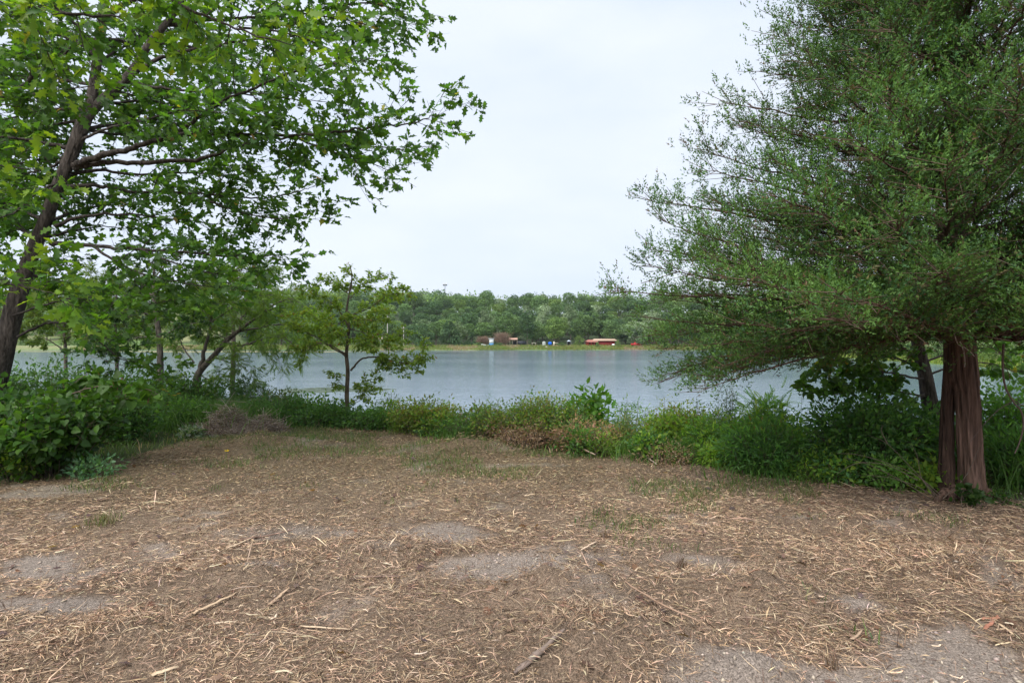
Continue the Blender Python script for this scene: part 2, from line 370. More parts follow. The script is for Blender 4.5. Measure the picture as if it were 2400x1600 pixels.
def grow(G, limbs, sub_step, sub_len, tw_step, tw_len, up=.15, horiz=.75, col=(.10, .08, .065), twr=.003, sides=8, wob=.25):
    """limbs: (points, r0, r1, leaf_start). Adds wood to G, returns twigs (start, end)."""
    TA, TB = [], []
    col = A(col)
    for pts, r0, r1, st in limbs:
        p = smooth(pts, 6); n = len(p); p[1:-1] += rng.normal(size=(n - 2, 3)) * r0 * .25
        rad = np.linspace(0, 1, n) ** .8 * (r1 - r0) + r0
        G.tube(p, rad, sides, col * rng.uniform(.85, 1.15))
        L = np.concatenate([[0], np.cumsum(np.linalg.norm(np.diff(p, axis=0), axis=1))]); Lt = L[-1]
        s = np.arange(max(st * Lt, sub_step), Lt, sub_step); s = s + rng.uniform(-.4, .4, len(s)) * sub_step; s = np.clip(s, 0, Lt * .999)
        s = np.r_[s, Lt * .999]
        pos = np.stack([np.interp(s, L, p[:, k]) for k in range(3)], 1)
        tg = norm(np.stack([np.interp(s, L, np.gradient(p[:, k])) for k in range(3)], 1)); ns = len(s)
        side = norm(np.cross(tg, A([0, 0, 1.])) + 1e-6); u2 = np.cross(side, tg)
        sg = np.where(np.arange(ns) % 2 == 0, 1, -1)[:, None]
        ph = rng.normal(size=(ns, 1)) * (1 - horiz) * 2.2
        d = norm(tg * rng.uniform(.5, 1.1, (ns, 1)) + sg * side * np.cos(ph) + u2 * np.sin(ph) + A([0, 0, up]) + rng.normal(size=(ns, 3)) * wob)
        d[-1] = tg[-1]
        ln = sub_len * (1 - .45 * s / Lt) * rng.uniform(.5, 1.25, ns) * min(1, .4 + Lt / 3)
        rr = np.interp(s, L, rad) * .45
        a = pos
        k1 = pos + d * ln[:, None] * .5; d2 = norm(d + rng.normal(size=(ns, 3)) * .2 + A([0, 0, -.12])); k2 = k1 + d2 * ln[:, None] * .5
        rr = np.minimum(rr, .003 + ln * .008)
        G.segs(a, k1, rr, rr * .7, col, 4); G.segs(k1, k2, rr * .7, np.full(ns, twr * .8), col, 3)
        for q in range(ns):
            m = max(3, int(ln[q] / tw_step)); t = rng.uniform(.12, 1, m); t[0] = 1
            pp = np.where((t < .5)[:, None], a[q] + (k1[q] - a[q]) * (t * 2)[:, None], k1[q] + (k2[q] - k1[q]) * (t * 2 - 1)[:, None])
            dd = norm(d2[q] + rng.normal(size=(m, 3)) * A([.75, .75, .45]) + A([0, 0, up * .5]))
            e = pp + dd * (tw_len * rng.uniform(.5, 1.3, m))[:, None]
            TA.append(pp); TB.append(e)
    TA = np.concatenate(TA); TB = np.concatenate(TB)
    G.segs(TA, TB, twr, twr * .5, col, 3)
    return TA, TB

def leaves_on(TA, TB, K, size, spread=.9, flat=.7, droop=.15, jit=.03):
    n = len(TA); t = rng.uniform(.35, 1, (n, K)); d = norm(TB - TA)
    pos = TA[:, None] + (TB - TA)[:, None] * t[..., None] + rng.normal(size=(n, K, 3)) * jit
    dd = norm(d[:, None] + rng.normal(size=(n, K, 3)) * spread * A([1, 1, .55]) + A([0, 0, -droop]))
    up = norm(A([0, 0, 1.]) * flat + rng.normal(size=(n, K, 3)) * (1 - flat) * 1.3)
    pos = pos.reshape(-1, 3); R = frames(dd.reshape(-1, 3), up.reshape(-1, 3))
    return pos, R, size * rng.uniform(.6, 1.15, n * K)

def put_leaves(parent, tpl, pos, R, sc, col, mat, nparts=0, name='foliage', mind=1.5):
    """the nparts leaves that show largest become leaf parts, the rest one foliage part"""
    n = len(pos); mask = np.zeros(n, bool)
    if nparts:
        u = pos[:, 0] / pos[:, 1] * F_PX + 1200; v = 800 - (pos[:, 2] - CAMZ) / pos[:, 1] * F_PX
        vis = (pos[:, 1] > mind) & (u > 5) & (u < 2395) & (v > 5) & (v < 1595)
        face = np.abs((R[:, :, 2] * norm(pos - A([0, 0, CAMZ]))).sum(-1))
        sc1 = sc if sc.ndim == 1 else sc[:, 1]
        score = np.where(vis, sc1 / np.linalg.norm(pos, axis=1) * (.4 + face), 0)
        idx = np.argsort(-score)[:nparts]; mask[idx] = True
        base = A(parent.location)
        # eight shades of the one leaf mesh
        order = np.argsort(col[idx].sum(1)); groups = np.array_split(idx[order], 8)
        for g in groups:
            if len(g) == 0: continue
            L = Geo(); L.add(tpl[0], tpl[1], col[g].mean(0)); me = L.mesh('leaf'); me.materials.append(mat)
            for q in g:
                o = bpy.data.objects.new('leaf', me); COL.objects.link(o); o.parent = parent
                M = np.eye(4); M[:3, :3] = R[q] * sc[q]; M[:3, 3] = pos[q] - base
                o.matrix_basis = Matrix(M.tolist())
    G = Geo(); k = ~mask; G.scatter(tpl, pos[k], R[k], sc[k], col[k]); o = G.obj(name, mat, parent)
    if o is not None: o['kind'] = 'stuff'
    return o

def jy(col, pos, sc=1.2, amt=.25):
    """patchy colour, by where on the plant the leaves grow"""
    k = 1 + amt * (2 * vnoise(pos[:, 0] * sc + pos[:, 1] * .6 * sc, pos[:, 2] * sc + pos[:, 1] * .4 * sc, 77) - 1)
    return col * k[:, None]
#==PART2==
# ------------------------------------------------------------------ far woods
GREENS = {'dark': [(0.063, 0.121, 0.052), (0.078, 0.138, 0.055), (0.057, 0.109, 0.052)], 'mid': [(0.103, 0.178, 0.063), (0.121, 0.201, 0.069), (0.092, 0.161, 0.063)],
          'yellow': [(0.138, 0.218, 0.057), (0.161, 0.241, 0.069), (0.115, 0.196, 0.057)], 'silver': [(0.196, 0.265, 0.149), (0.241, 0.310, 0.196), (0.138, 0.207, 0.103)],
          'willow': [(0.115, 0.167, 0.098), (0.138, 0.190, 0.115), (0.098, 0.144, 0.081)], 'dead': [(0.345, 0.230, 0.172), (0.287, 0.190, 0.144), (0.402, 0.287, 0.218)]}
QUADL = T([(0, 0, 0), (.42, .4, .06), (.05, 1, -.05), (-.4, .5, .05)], [(0, 1, 2), (0, 2, 3)])
def crown_geo(shape, pals, seed, ncard=2600, size=.42):
    """a crown about 9 m across whose foot stands at z=0"""
    r = np.random.default_rng(seed); G = Geo()
    B = []
    if shape == 'round':
        for k in range(26):
            a = r.uniform(0, 6.283); h = r.uniform(0, 1); rad = 3.1 * math.sqrt(max(0, 1 - (2 * h - 1) ** 2)) ** .8 * r.uniform(.4, 1)
            B.append((rad * math.cos(a), rad * math.sin(a), 3.4 + h * 7.2, r.uniform(1.0, 1.9)))
        B.append((0, 0, 6.5, 2.6))
    elif shape == 'cone':
        for k in range(26):
            h = r.uniform(0, 1); a = r.uniform(0, 6.283); rad = 2.5 * (1 - h) * r.uniform(.6, 1); B.append((rad * math.cos(a), rad * math.sin(a), 1 + h * 9.5, .5 + 1.0 * (1 - h)))
    elif shape == 'pine':
        for k in range(22):
            h = r.uniform(0, 1); a = r.uniform(0, 6.283); rad = 2.9 * (1 - h ** 2 * .8) * r.uniform(.3, 1); B.append((rad * math.cos(a), rad * math.sin(a), 5 + h * 7.5, r.uniform(.7, 1.25)))
    elif shape == 'low':
        for k in range(26):
            a = r.uniform(0, 6.283); h = r.uniform(0, 1); rad = 3.7 * math.sqrt(max(0, 1 - h ** 2)) * r.uniform(.5, 1); B.append((rad * math.cos(a), rad * math.sin(a), .7 + h * 5, r.uniform(.9, 1.7)))
    elif shape == 'bush':
        for k in range(18):
            a = r.uniform(0, 6.283); h = r.uniform(0, 1); rad = 3.4 * math.sqrt(max(0, 1 - h ** 2)) * r.uniform(.3, 1); B.append((rad * math.cos(a), rad * math.sin(a), .8 + h * 4.2, r.uniform(.9, 1.5)))
    B = A(B); w = B[:, 3] ** 2; i = r.choice(len(B), ncard, p=w / w.sum())
    d = norm(r.normal(size=(ncard, 3))); flat = A([1, 1, .55 if shape == 'pine' else .8])
    pos = B[i, :3] + d * (B[i, 3] * r.uniform(.62, 1.12, ncard))[:, None] * flat
    dist = np.linalg.norm((pos[:, None] - B[None, :, :3]) / flat, axis=2) / B[None, :, 3]; dist[np.arange(ncard), i] = 9
    keep = (dist.min(1) > .62) & (pos[:, 2] > .2); pos = pos[keep]; d = d[keep]; i = i[keep]; n = len(pos)
    up = norm(d + r.normal(size=(n, 3)) * .55); dd = norm(r.normal(size=(n, 3)) + A([0, 0, -.3]))
    pc = A(GREENS[pals]); bc = pc[r.integers(0, len(pc), len(B))] * r.uniform(.8, 1.25, (len(B), 1))
    col = bc[i] * r.uniform(.65, 1.4, (n, 1))
    G.scatter(QUADL, pos - dd * size * .5, frames(dd, up), size * r.uniform(.6, 1.5, n), col)
    return G
OVATE_BIG = T([(0, 0, 0), (.42, .25, .05), (.3, .8, -.05), (-.05, 1, .05), (-.38, .65, -.05), (-.3, .2, .06)], [(0, 1, 2), (0, 2, 3), (0, 3, 4), (0, 4, 5)])
def trunk_geo(h, r0, seed, tall=False):
    r = np.random.default_rng(seed); G = Geo(); c = A([.12, .10, .085])
    G.tube([(0, 0, -.3), (r.normal() * .1, r.normal() * .1, h * .5), (r.normal() * .3, r.normal() * .3, h)], [r0, r0 * .75, r0 * .35], 7, c)
    for k in range(7):
        a = r.uniform(0, 6.283); z = h * r.uniform(.3, .8); L = r.uniform(1.6, 3)
        G.tube([(0, 0, z), (math.cos(a) * L * .5, math.sin(a) * L * .5, z + L * .35), (math.cos(a) * L, math.sin(a) * L, z + L * .9)], [r0 * .4, r0 * .25, r0 * .1], 5, c)
    return G
FT = {}
for nm, sh, pl_, sd in [('round_dark', 'round', 'dark', 1), ('round_dark2', 'round', 'dark', 2), ('round_mid', 'round', 'mid', 3), ('round_mid2', 'round', 'mid', 4), ('round_mid3', 'round', 'mid', 5),
                        ('round_yellow', 'round', 'yellow', 6), ('round_yellow2', 'round', 'yellow', 7), ('round_silver', 'round', 'silver', 8), ('cone', 'cone', 'dark', 9), ('pine', 'pine', 'dark', 10),
                        ('low', 'low', 'dark', 11), ('willow', 'low', 'willow', 12), ('bush', 'bush', 'mid', 13), ('bush_yellow', 'bush', 'yellow', 14), ('bush_dead', 'bush', 'dead', 15), ('pale_mid', 'round', 'silver', 16)]:
    g = crown_geo(sh, pl_, sd, 3400 if sh in ('round', 'low') else 2200, .30 if sh == 'bush' else .42)
    if nm == 'bush_dead':
        g = Geo(); r = np.random.default_rng(5); n = 900
        a0 = np.c_[r.normal(size=(n, 2)) * .9, np.zeros(n)]; b0 = np.c_[r.normal(size=(n, 2)) * 2.2, r.uniform(2.5, 6.5, n)]
        g.segs(a0, b0, .05, .03, pal(GREENS['dead'], n), 3); m_ = r.uniform(.35, 1, (n, 1)); c0 = a0 + (b0 - a0) * m_
        g.segs(c0, c0 + norm(r.normal(size=(n, 3)) + A([0, 0, .8])) * 1.1, .035, .02, pal(GREENS['dead'], n), 3)
    me = g.mesh('crown'); me.materials.append(M_FAR); tm = trunk_geo(7 if sh not in ('bush', 'low') else 2.8, .24, sd).mesh('trunk'); tm.materials.append(M_TWIG); FT[nm] = (me, tm)
def far_tree(kind, x, y, w, h, name, label, group=None, cat='tree', dz=0):
    """w, h: crown width and whole height in metres"""
    base = {'round': 11.6, 'cone': 11.0, 'pine': 13.2, 'low': 6.7, 'bush': 5.9, 'willow': 6.7, 'pale': 11.6}[kind.split('_')[0]]
    bw = {'round': 8.6, 'cone': 5.6, 'pine': 7, 'low': 9.0, 'bush': 8.2, 'willow': 9.0, 'pale': 8.6}[kind.split('_')[0]]
    z = float(gz(x, y)) + dz
    t = thing(name, label, cat, (x, y, z), group)
    sx, sz = w / bw, h / base; me, tm = FT[kind]
    for nm, m in (('crown', me), ('trunk', tm)) if kind != 'bush_dead' else (('branches', me),):
        o = bpy.data.objects.new(nm, m); COL.objects.link(o); o.parent = t; o.scale = (sx, sx * rng.uniform(.9, 1.1), sz); o.rotation_euler = (0, 0, rotz_of(x, y))
    return t
def rotz_of(x, y): return float((x * 12.9898 + y * 78.233) % 6.283)
def fpx(px, Y): return (px - 1200) / F_PX * Y
def toph(py, x, Y): return CAMZ - (py - 800) / F_PX * Y - float(gz(x, Y))
# trees one can tell apart along the far shore: kind, px centre, px width, py top, distance, name, label
SH = [('low', 990, 66, 757, 197, 'oak_tree', 'broad dark green tree overhanging the water, left end of the far lawn'),
      ('low', 1052, 58, 750, 198, 'oak_tree', 'dark round tree at the water, between the lawn and its darker broad neighbour'),
      ('cone', 1105, 28, 774, 206, 'cedar_tree', 'small dark conical cedar left of the tan dead bushes'),
      ('round_silver', 1142, 46, 722, 222, 'sycamore_tree', 'tall pale yellow green tree rising behind the white and blue shed'),
      ('round_mid', 1186, 66, 727, 212, 'maple_tree', 'broad mid green tree behind the taller tan dead bush'),
      ('round_dark', 1236, 54, 728, 206, 'oak_tree', 'tall dark tree shading the open shed on the far lawn'),
      ('pale_mid', 1272, 50, 712, 238, 'poplar_tree', 'silvery pale tree between the tall dark tree and the yellow green one'),
      ('round_yellow', 1298, 56, 745, 207, 'ash_tree', 'yellow green tree right above the blue tarpaulin'),
      ('round_silver', 1337, 50, 712, 240, 'poplar_tree', 'silvery pale tree behind the small grey canopy'),
      ('bush_yellow', 1356, 30, 786, 204, 'bush', 'bright green bush just left of the red building'),
      ('pine', 1378, 52, 712, 222, 'pine_tree', 'tall dark pine behind the left end of the red building'),
      ('pine', 1418, 44, 735, 224, 'pine_tree', 'pine with bare lower trunk behind the right half of the red roof'),
      ('round_dark2', 1446, 44, 742, 222, 'oak_tree', 'dark tree just right of the red building'),
      ('willow', 1492, 54, 765, 205, 'willow_tree', 'low grey green willow over the red pickup'),
      ('bush_yellow', 1448, 14, 796, 200, 'bush', 'small green bush at the right corner of the red building'),
      ('bush', 1400, 12, 801, 199, 'bush', 'small green bush before the middle of the red building'),
      ('bush', 1316, 30, 803, 200, 'bush', 'low green bush right of the blue tarpaulin'),
      ('bush_yellow', 1560, 34, 802, 196, 'bush', 'yellow green bush at the right end of the far lawn'),
      ('bush', 1170, 34, 803, 200, 'bush', 'low green bush at the foot of the taller tan dead bush'),
      ('bush', 1122, 30, 802, 201, 'bush', 'low green bush at the foot of the lower tan dead bush'),
      ('bush_dead', 1132, 30, 789, 203, 'dead_bush', 'lower tan dead bush left of the white and blue shed'),
      ('bush_dead', 1176, 36, 781, 203, 'dead_bush', 'taller tan dead bush right of the white and blue shed'),
      ('round_yellow2', 1545, 44, 748, 200, 'ash_tree', 'bright green tree by the far shore at the tip of the cedar limb'),
      ('round_mid2', 1590, 60, 735, 200, 'maple_tree', 'rounded green tree right of the bright green one on the far shore'),
      ('bush_yellow', 930, 50, 786, 200, 'bush', 'yellow green bush on the far shore left of the dark overhanging trees'),
      ('bush', 880, 60, 796, 198, 'bush', 'green waterside bush below the pale roof'),
      ('bush_yellow', 800, 60, 792, 200, 'bush', 'green waterside bush behind the small walnut tree'),
      ('bush', 720, 70, 786, 199, 'bush', 'broad green waterside bush left of the small walnut tree')]
for k, px, pw, top, Y, nm, lb in SH:
    x = fpx(px, Y); far_tree(k, x, Y, pw / F_PX * Y, toph(top, x, Y), nm, lb)
# the wooded hillside: single trees, alike ones in named groups
HG = {'dark': ('oak_tree', 'rounded dark green tree in the wood on the far hillside', 'dark trees of the far hillside wood', ['round_dark', 'round_dark2']),
      'mid': ('maple_tree', 'rounded mid green tree in the wood on the far hillside', 'mid green trees of the far hillside wood', ['round_mid', 'round_mid2', 'round_mid3']),
      'yellow': ('ash_tree', 'rounded yellow green tree in the wood on the far hillside', 'yellow green trees of the far hillside wood', ['round_yellow', 'round_yellow2']),
      'silver': ('poplar_tree', 'rounded silvery tree in the wood on the far hillside', 'silvery trees of the far hillside wood', ['round_silver', 'pale_mid'])}
rows = [216, 226, 237, 250, 265, 282, 302, 326]
for ri, Yr in enumerate(rows):
    x = -215 - 6 * (ri % 2)
    while x < 100:
        w = rng.uniform(8, 12); x += w * .5 + rng.uniform(.2, 1.0)
        Yj = Yr + rng.uniform(-4, 4)
        if not (x < -104 and (Yr < 218 or (Yr < 248 and rng.random() < .55))) and not (-70 < x < -52 and Yr < 230 and rng.random() < .8):
            k = rng.choice(['dark', 'mid', 'yellow', 'silver'], p=[.36, .44, .15, .05]); nm, lb, gr, kinds = HG[k]
            far_tree(str(rng.choice(kinds)), x, Yj, w, w * rng.uniform(.78, 1.14) * (rng.uniform(.9, 1.3) if ri > 5 else 1), nm, lb, gr)
        x += w * ((.36 if ri < 5 else .2) + (.5 if x < -120 else 0))
# beyond those: woods that read as one mass
def wood(name, label, pts, hs, seed, size=1.2, ncard=170):
    r = np.random.default_rng(seed); G = Geo()
    for (x, y), h in zip(pts, hs):
        w = h * .42; n = ncard; d = norm(r.normal(size=(n, 3)) + A([0, 0, .25])); z = float(gz(x, y))
        lump = 1 + .25 * np.sin(d[:, 0] * 5 + x) * np.cos(d[:, 1] * 6 + y) + r.normal(size=n) * .07
        pos = A([x, y, z + h * .6]) + d * lump[:, None] * A([w, w, h * .42])
        dd = norm(r.normal(size=(n, 3))); up = norm(d + r.normal(size=(n, 3)) * .5)
        c = A(GREENS[['dark', 'mid', 'mid', 'yellow', 'dark'][r.integers(0, 5)]])[0] * r.uniform(.85, 1.2) * r.uniform(.65, 1.35, (n, 1))
        G.scatter(QUADL, pos, frames(dd, up), size * (h / 12) * r.uniform(.6, 1.4, n), c)
    G.obj(name, M_FAR, kind='stuff', label=label)
def jgrid(x0, x1, y0, y1, st, f=lambda x, y: True):
    out = []
    for y in np.arange(y0, y1, st * 1.15):
        for x in np.arange(x0, x1, st):
            a, b = x + rng.uniform(-.4, .4) * st, y + rng.uniform(-.4, .4) * st
            if f(a, b): out.append((a, b))
    return out
p_ = jgrid(-270, -20, 352, 560, 15, lambda x, y: -.42 < x / y < -.03); wood('distant_wood', 'far wood crowning the hill left of centre below the mast', p_, rng.uniform(11, 15, len(p_)), 1, 1.0)
p_ = jgrid(-60, 260, 338, 380, 9); wood('ridge_wood', 'wood along the low ridge behind the red building', p_, rng.uniform(10, 13, len(p_)), 2, 1.1, 110)
p_ = jgrid(-330, -160, 238, 330, 12.5, lambda x, y: x / y > -1.15); wood('meadow_wood', 'wood behind the green meadow on the far left', p_, rng.uniform(11, 15, len(p_)), 3, 1.0)
p_ = jgrid(76, 190, 215, 330, 13, lambda x, y: x > 104); wood('corner_wood', 'wood beyond the right corner of the lake', p_, rng.uniform(11, 15, len(p_)), 4, 1.0)
# right shore: trees and bushes seen under and through the cedar
RS = [(63, 178, 'round_yellow2'), (66, 160, 'round_mid'), (64, 146, 'round_yellow'), (67, 134, 'round_mid2'), (64, 122, 'pale_mid'), (63, 110, 'round_mid3'), (60, 100, 'round_yellow'), (61, 90, 'round_dark'),
      (61, 80, 'round_yellow2'), (64, 71, 'round_mid'), (63, 62, 'round_mid2'), (67, 53, 'round_yellow'), (69, 45, 'round_mid'), (76, 165, 'round_dark'), (78, 148, 'round_dark2'), (76, 130, 'round_dark'), (75, 112, 'round_mid'),
      (73, 97, 'round_dark2'), (74, 84, 'round_dark'), (77, 70, 'round_mid3'), (80, 58, 'round_dark')]
for k, (x, y, kd) in enumerate(RS):
    back = x > 72
    far_tree(kd, x + rng.uniform(-1, 1), y, rng.uniform(9, 12), rng.uniform(11, 14.5), 'maple_tree' if 'mid' in kd else ('oak_tree' if 'dark' in kd else 'ash_tree'),
             ('leafy tree in the back row on the right shore, seen through the cedar' if back else 'leafy tree near the water on the right shore, seen through the cedar'), 'back row of right shore trees' if back else 'front row of right shore trees')
for k in range(26):
    y = 44 + k * 5.4; x = float(xright(y)) + rng.uniform(2.2, 5)
    far_tree('bush_yellow' if k % 3 else 'bush', x, y, rng.uniform(3.5, 6), rng.uniform(1.6, 3.0), 'bush', 'low bright bush on the right shore below the cedar limbs', 'bushes along the right shore', 'bush')
for k in range(26):
    x = -205 + k * 5.5 + rng.uniform(-3, 3); y = 205 + rng.uniform(-3, 20)
    far_tree(['bush', 'bush_yellow'][k % 2], x, y, rng.uniform(5, 9), rng.uniform(2, 4.2), 'bush', 'low green bush scattered over the far left meadow', 'bushes on the far left meadow', 'bush')

# grass fringe of the far shore
def blades(G, pos, h, w, cols, lean=.35, segs=2):
    n = len(pos); a = rng.uniform(0, 6.283, n); ld = np.stack([np.cos(a), np.sin(a), 0 * a], 1) * (lean * rng.uniform(.2, 1.6, n) * h)[:, None]
    b = rng.uniform(0, 6.283, n); s = np.stack([np.cos(b), np.sin(b), 0 * b], 1) * (w * .5)[:, None]; z = A([0, 0, 1.]) * h[:, None]
    if segs == 1:
        V = np.stack([pos - s, pos + s, pos + ld + z], 1); Fc = A([(0, 1, 2)])
    else:
        m = pos + ld * .3 + z * .6; V = np.stack([pos - s, pos + s, m + s * .75, m - s * .75, pos + ld + z * .93], 1); Fc = A([(0, 1, 2), (0, 2, 3), (3, 2, 4)])
    k = V.shape[1]; G.add(V.reshape(-1, 3), (Fc[None] + (np.arange(n) * k)[:, None, None]).reshape(-1, 3), np.repeat(cols, k, axis=0))
def on_ground(x, y, dz=0): return np.stack([x, y, gz(x, y) + dz], 1)
G = Geo(); n = 26000; x = rng.uniform(-150, 80, n); y = yfar(x) + np.abs(rng.normal(size=n)) * 5 + .8
c = pal([(.16, .22, .05), (.12, .17, .045), (.24, .22, .10), (.20, .25, .06)], n)
q = fbm(x * .12, y * .1, 8)[:, None]; c = c * (1 - (q > .55)) + (q > .55) * pal([(.32, .25, .15), (.36, .30, .20), (.25, .19, .11)], n)
blades(G, on_ground(x, y), rng.uniform(.25, .75, n), rng.uniform(.12, .35, n), c, .3, 1)
n = 12000; y = rng.uniform(40, 190, n); x = xright(y) + np.abs(rng.normal(size=n)) * 3 + .6
blades(G, on_ground(x, y), rng.uniform(.3, .9, n), rng.uniform(.08, .25, n), pal([(.20, .28, .05), (.15, .22, .045), (.25, .30, .07)], n), .3, 1)
G.obj('shore_grass', M_GRASS, kind='stuff', label='bright green and tan grass along the far waterline')

# floating mats on the lake
def mat_patch(name, label, cx, cy, rx, ry, col, seed):
    r = np.random.default_rng(seed); G = Geo(); n = 500; a = r.uniform(0, 6.283, n); q = np.sqrt(r.uniform(0, 1, n))
    x = cx + rx * q * np.cos(a) * (1 + .2 * np.sin(a * 5)); y = cy + ry * q * np.sin(a) * (1 + .3 * np.cos(a * 3))
    k = 9; t = np.arange(k) * 2 * math.pi / k
    for j in range(n):
        s = r.uniform(.02, .09) * min(rx * .55, ry * 2.2); V = np.c_[x[j] + s * 2.2 * np.cos(t) * r.uniform(.7, 1.2, k), y[j] + s * np.sin(t) * r.uniform(.7, 1.2, k), np.full(k, WATER + .006 + .003 * j / n * 5)]
        G.add(V, [(0, u, u + 1) for u in range(1, k - 1)], A(col) * r.uniform(.8, 1.2))
    G.obj(name, M_FINE, kind='stuff', label=label)
mat_patch('water_weed', 'long tan mat of water weed off the far left shore', fpx(590, 160), 160, 33, 6.5, (.46, .43, .26), 1)
mat_patch('water_weed', 'tan green water weed before the far left meadow', fpx(250, 165), 168, 38, 9, (.36, .38, .2), 2)
mat_patch('water_weed', 'dark weed patch off the broad dark far tree', fpx(1045, 140), 140, 6, 2.6, (.07, .09, .05), 3)
mat_patch('water_weed', 'faint green weed patch on the near water left of the small walnut tree', fpx(770, 33), 34, 3.2, 1.6, (.16, .21, .16), 4)

# ------------------------------------------------------------------ buildings and things on the far shore
def part(name, parent, mat, fn, **kw):
    G = Geo(); fn(G); return G.obj(name, mat, parent, **kw)
RED = (.28, .03, .03); CREAM = (.48, .34, .25); WHITE = (.75, .77, .78); DARK = (.03, .032, .04); GLASS = (.04, .055, .07)
def place(px, Y): x = fpx(px, Y); return x, Y, float(gz(x, Y))
def zpy(py, Y): return CAMZ - (py - 800) / F_PX * Y
def xb(G, px0, px1, Y0, Y1, py0, py1, c, Yr): G.box((fpx(px0, Yr), Y0, zpy(py1, Yr)), (fpx(px1, Yr), Y1, zpy(py0, Yr)), c)
Yb = 206
t = thing('red_building', 'long low red building with cream roof on the far lawn', 'building', place(1410, Yb))
w = part('wall', t, M_PAINT, lambda G: xb(G, 1398, 1441, Yb, Yb + 5, 797.5, 812, RED, Yb))
rz0, rz1 = zpy(798, Yb), zpy(793.6, Yb)
def roof(G):
    x0, x1 = fpx(1390, Yb), fpx(1447, Yb); y0, y1, ym = Yb - .8, Yb + 6, Yb + 2.6
    V = [(x0, y0, rz0), (x1, y0, rz0), (x1 - .7, ym, rz1), (x0 + .7, ym, rz1), (x0, y1, rz0), (x1, y1, rz0), (x0, y0, rz0 - .14), (x1, y0, rz0 - .14), (x0, y1, rz0 - .14), (x1, y1, rz0 - .14)]
    G.add(V, [(0, 1, 2), (0, 2, 3), (3, 2, 5), (3, 5, 4), (0, 3, 4), (1, 5, 2), (6, 7, 1), (6, 1, 0), (8, 9, 5), (8, 5, 4), (7, 9, 5), (7, 5, 1), (6, 8, 4), (6, 4, 0), (6, 8, 9), (6, 9, 7)], CREAM)
part('roof', t, M_PAINT, roof)
for a, b in ((1404, 1408.5), (1429, 1434)):
    o = part('door' if a < 1410 else 'window', w, M_PAINT, lambda G: xb(G, a, b, Yb - .06, Yb + .02, 800, 809.5 if a < 1410 else 804, GLASS, Yb))
part('window', w, M_PAINT, lambda G: xb(G, 1421, 1425, Yb - .06, Yb + .02, 800.5, 804.5, WHITE, Yb))
part('doorway', w, M_PAINT, lambda G: xb(G, 1418.5, 1427, Yb - .05, Yb + .015, 805, 811.5, DARK, Yb))
def porch(G):
    x0, x1 = fpx(1375, Yb), fpx(1400, Yb)
    V = [(x0, Yb - 1.6, rz0 - .35), (x1, Yb - 1.6, rz0 - .35), (x1, Yb + 2.2, rz0 + .35), (x0 + .8, Yb + 2.2, rz0 + .35), (x0, Yb + 5, rz0 - .2), (x1, Yb + 5, rz0 - .2), (x0, Yb - 1.6, rz0 - .55), (x1, Yb - 1.6, rz0 - .55), (x0, Yb + 5, rz0 - .45), (x1, Yb + 5, rz0 - .45)]
    G.add(V, [(0, 1, 2), (0, 2, 3), (3, 2, 5), (3, 5, 4), (0, 3, 4), (6, 7, 1), (6, 1, 0), (6, 8, 4), (6, 4, 0), (6, 9, 8), (6, 7, 9)], (.36, .15, .12))
part('porch_roof', t, M_PAINT, porch)
part('porch_wall', t, M_PAINT, lambda G: xb(G, 1376.5, 1397.6, Yb + 1.2, Yb + 4.6, 800, 812, (.30, .035, .035), Yb))
for a in (1377, 1384, 1391): part('post', t, M_PAINT, lambda G: xb(G, a, a + 1, Yb - 1.4, Yb - 1.25, 801, 812, (.35, .03, .03), Yb))
Ys = 200.5
t = thing('garden_shed', 'small white shed with blue base between two tan dead bushes', 'shed', place(1152, Ys))
w = part('wall', t, M_PAINT, lambda G: xb(G, 1146.6, 1156.6, Ys, Ys + 1.5, 794, 804.6, WHITE, Ys))
part('base_band', t, M_PAINT, lambda G: xb(G, 1146.3, 1156.9, Ys - .04, Ys + 1.54, 804.4, 811.5, (.05, .20, .42), Ys))
part('roof', t, M_PAINT, lambda G: G.box((fpx(1145, Ys), Ys - .3, zpy(794, Ys)), (fpx(1158.5, Ys), Ys + 1.8, zpy(792.8, Ys)), (.62, .66, .68)))
part('window', w, M_PAINT, lambda G: xb(G, 1149.5, 1152, Ys - .05, Ys + .02, 796, 799, GLASS, Ys))
def hull(G, L=2.6, wd=.95, h=.42, col=WHITE, org=(0, 0, 0), rot=0):
    sec = []
    for k in range(7):
        u = k / 6; ww = wd * .5 * (1 - .95 * u ** 3); zz = h * (1 + .35 * u * u)
        sec.append([(-ww, L * (u - .5), zz), (-ww * .75, L * (u - .5), .06 * u + .02), (ww * .75, L * (u - .5), .06 * u + .02), (ww, L * (u - .5), zz)])
    V = A(sec).reshape(-1, 3); c, s = math.cos(rot), math.sin(rot); V = V @ A([[c, s, 0], [-s, c, 0], [0, 0, 1]]) + A(org)
    Fc = []
    for k in range(6):
        for j in range(3): a = k * 4 + j; Fc += [(a, a + 1, a + 5), (a, a + 5, a + 4)]
    Fc += [(0, 3, 1), (1, 3, 2)]; G.add(V, Fc, col)
o_ = place(1133.5, 197)
t = thing('rowing_boat', 'small white boat pulled up on the far lawn, left of the white and blue shed', 'boat', o_)
part('hull', t, M_PAINT, lambda G: hull(G, 2.2, .9, .5, WHITE, (o_[0], o_[1], o_[2]), .9)); part('seat', t, M_PAINT, lambda G: G.box((o_[0] - .3, o_[1] - .12, o_[2] + .34), (o_[0] + .3, o_[1] + .12, o_[2] + .38), (.4, .3, .2)))
o_ = place(1140, 198)
t = thing('rowing_boat', 'small grey green boat beside the white one on the far lawn', 'boat', o_)
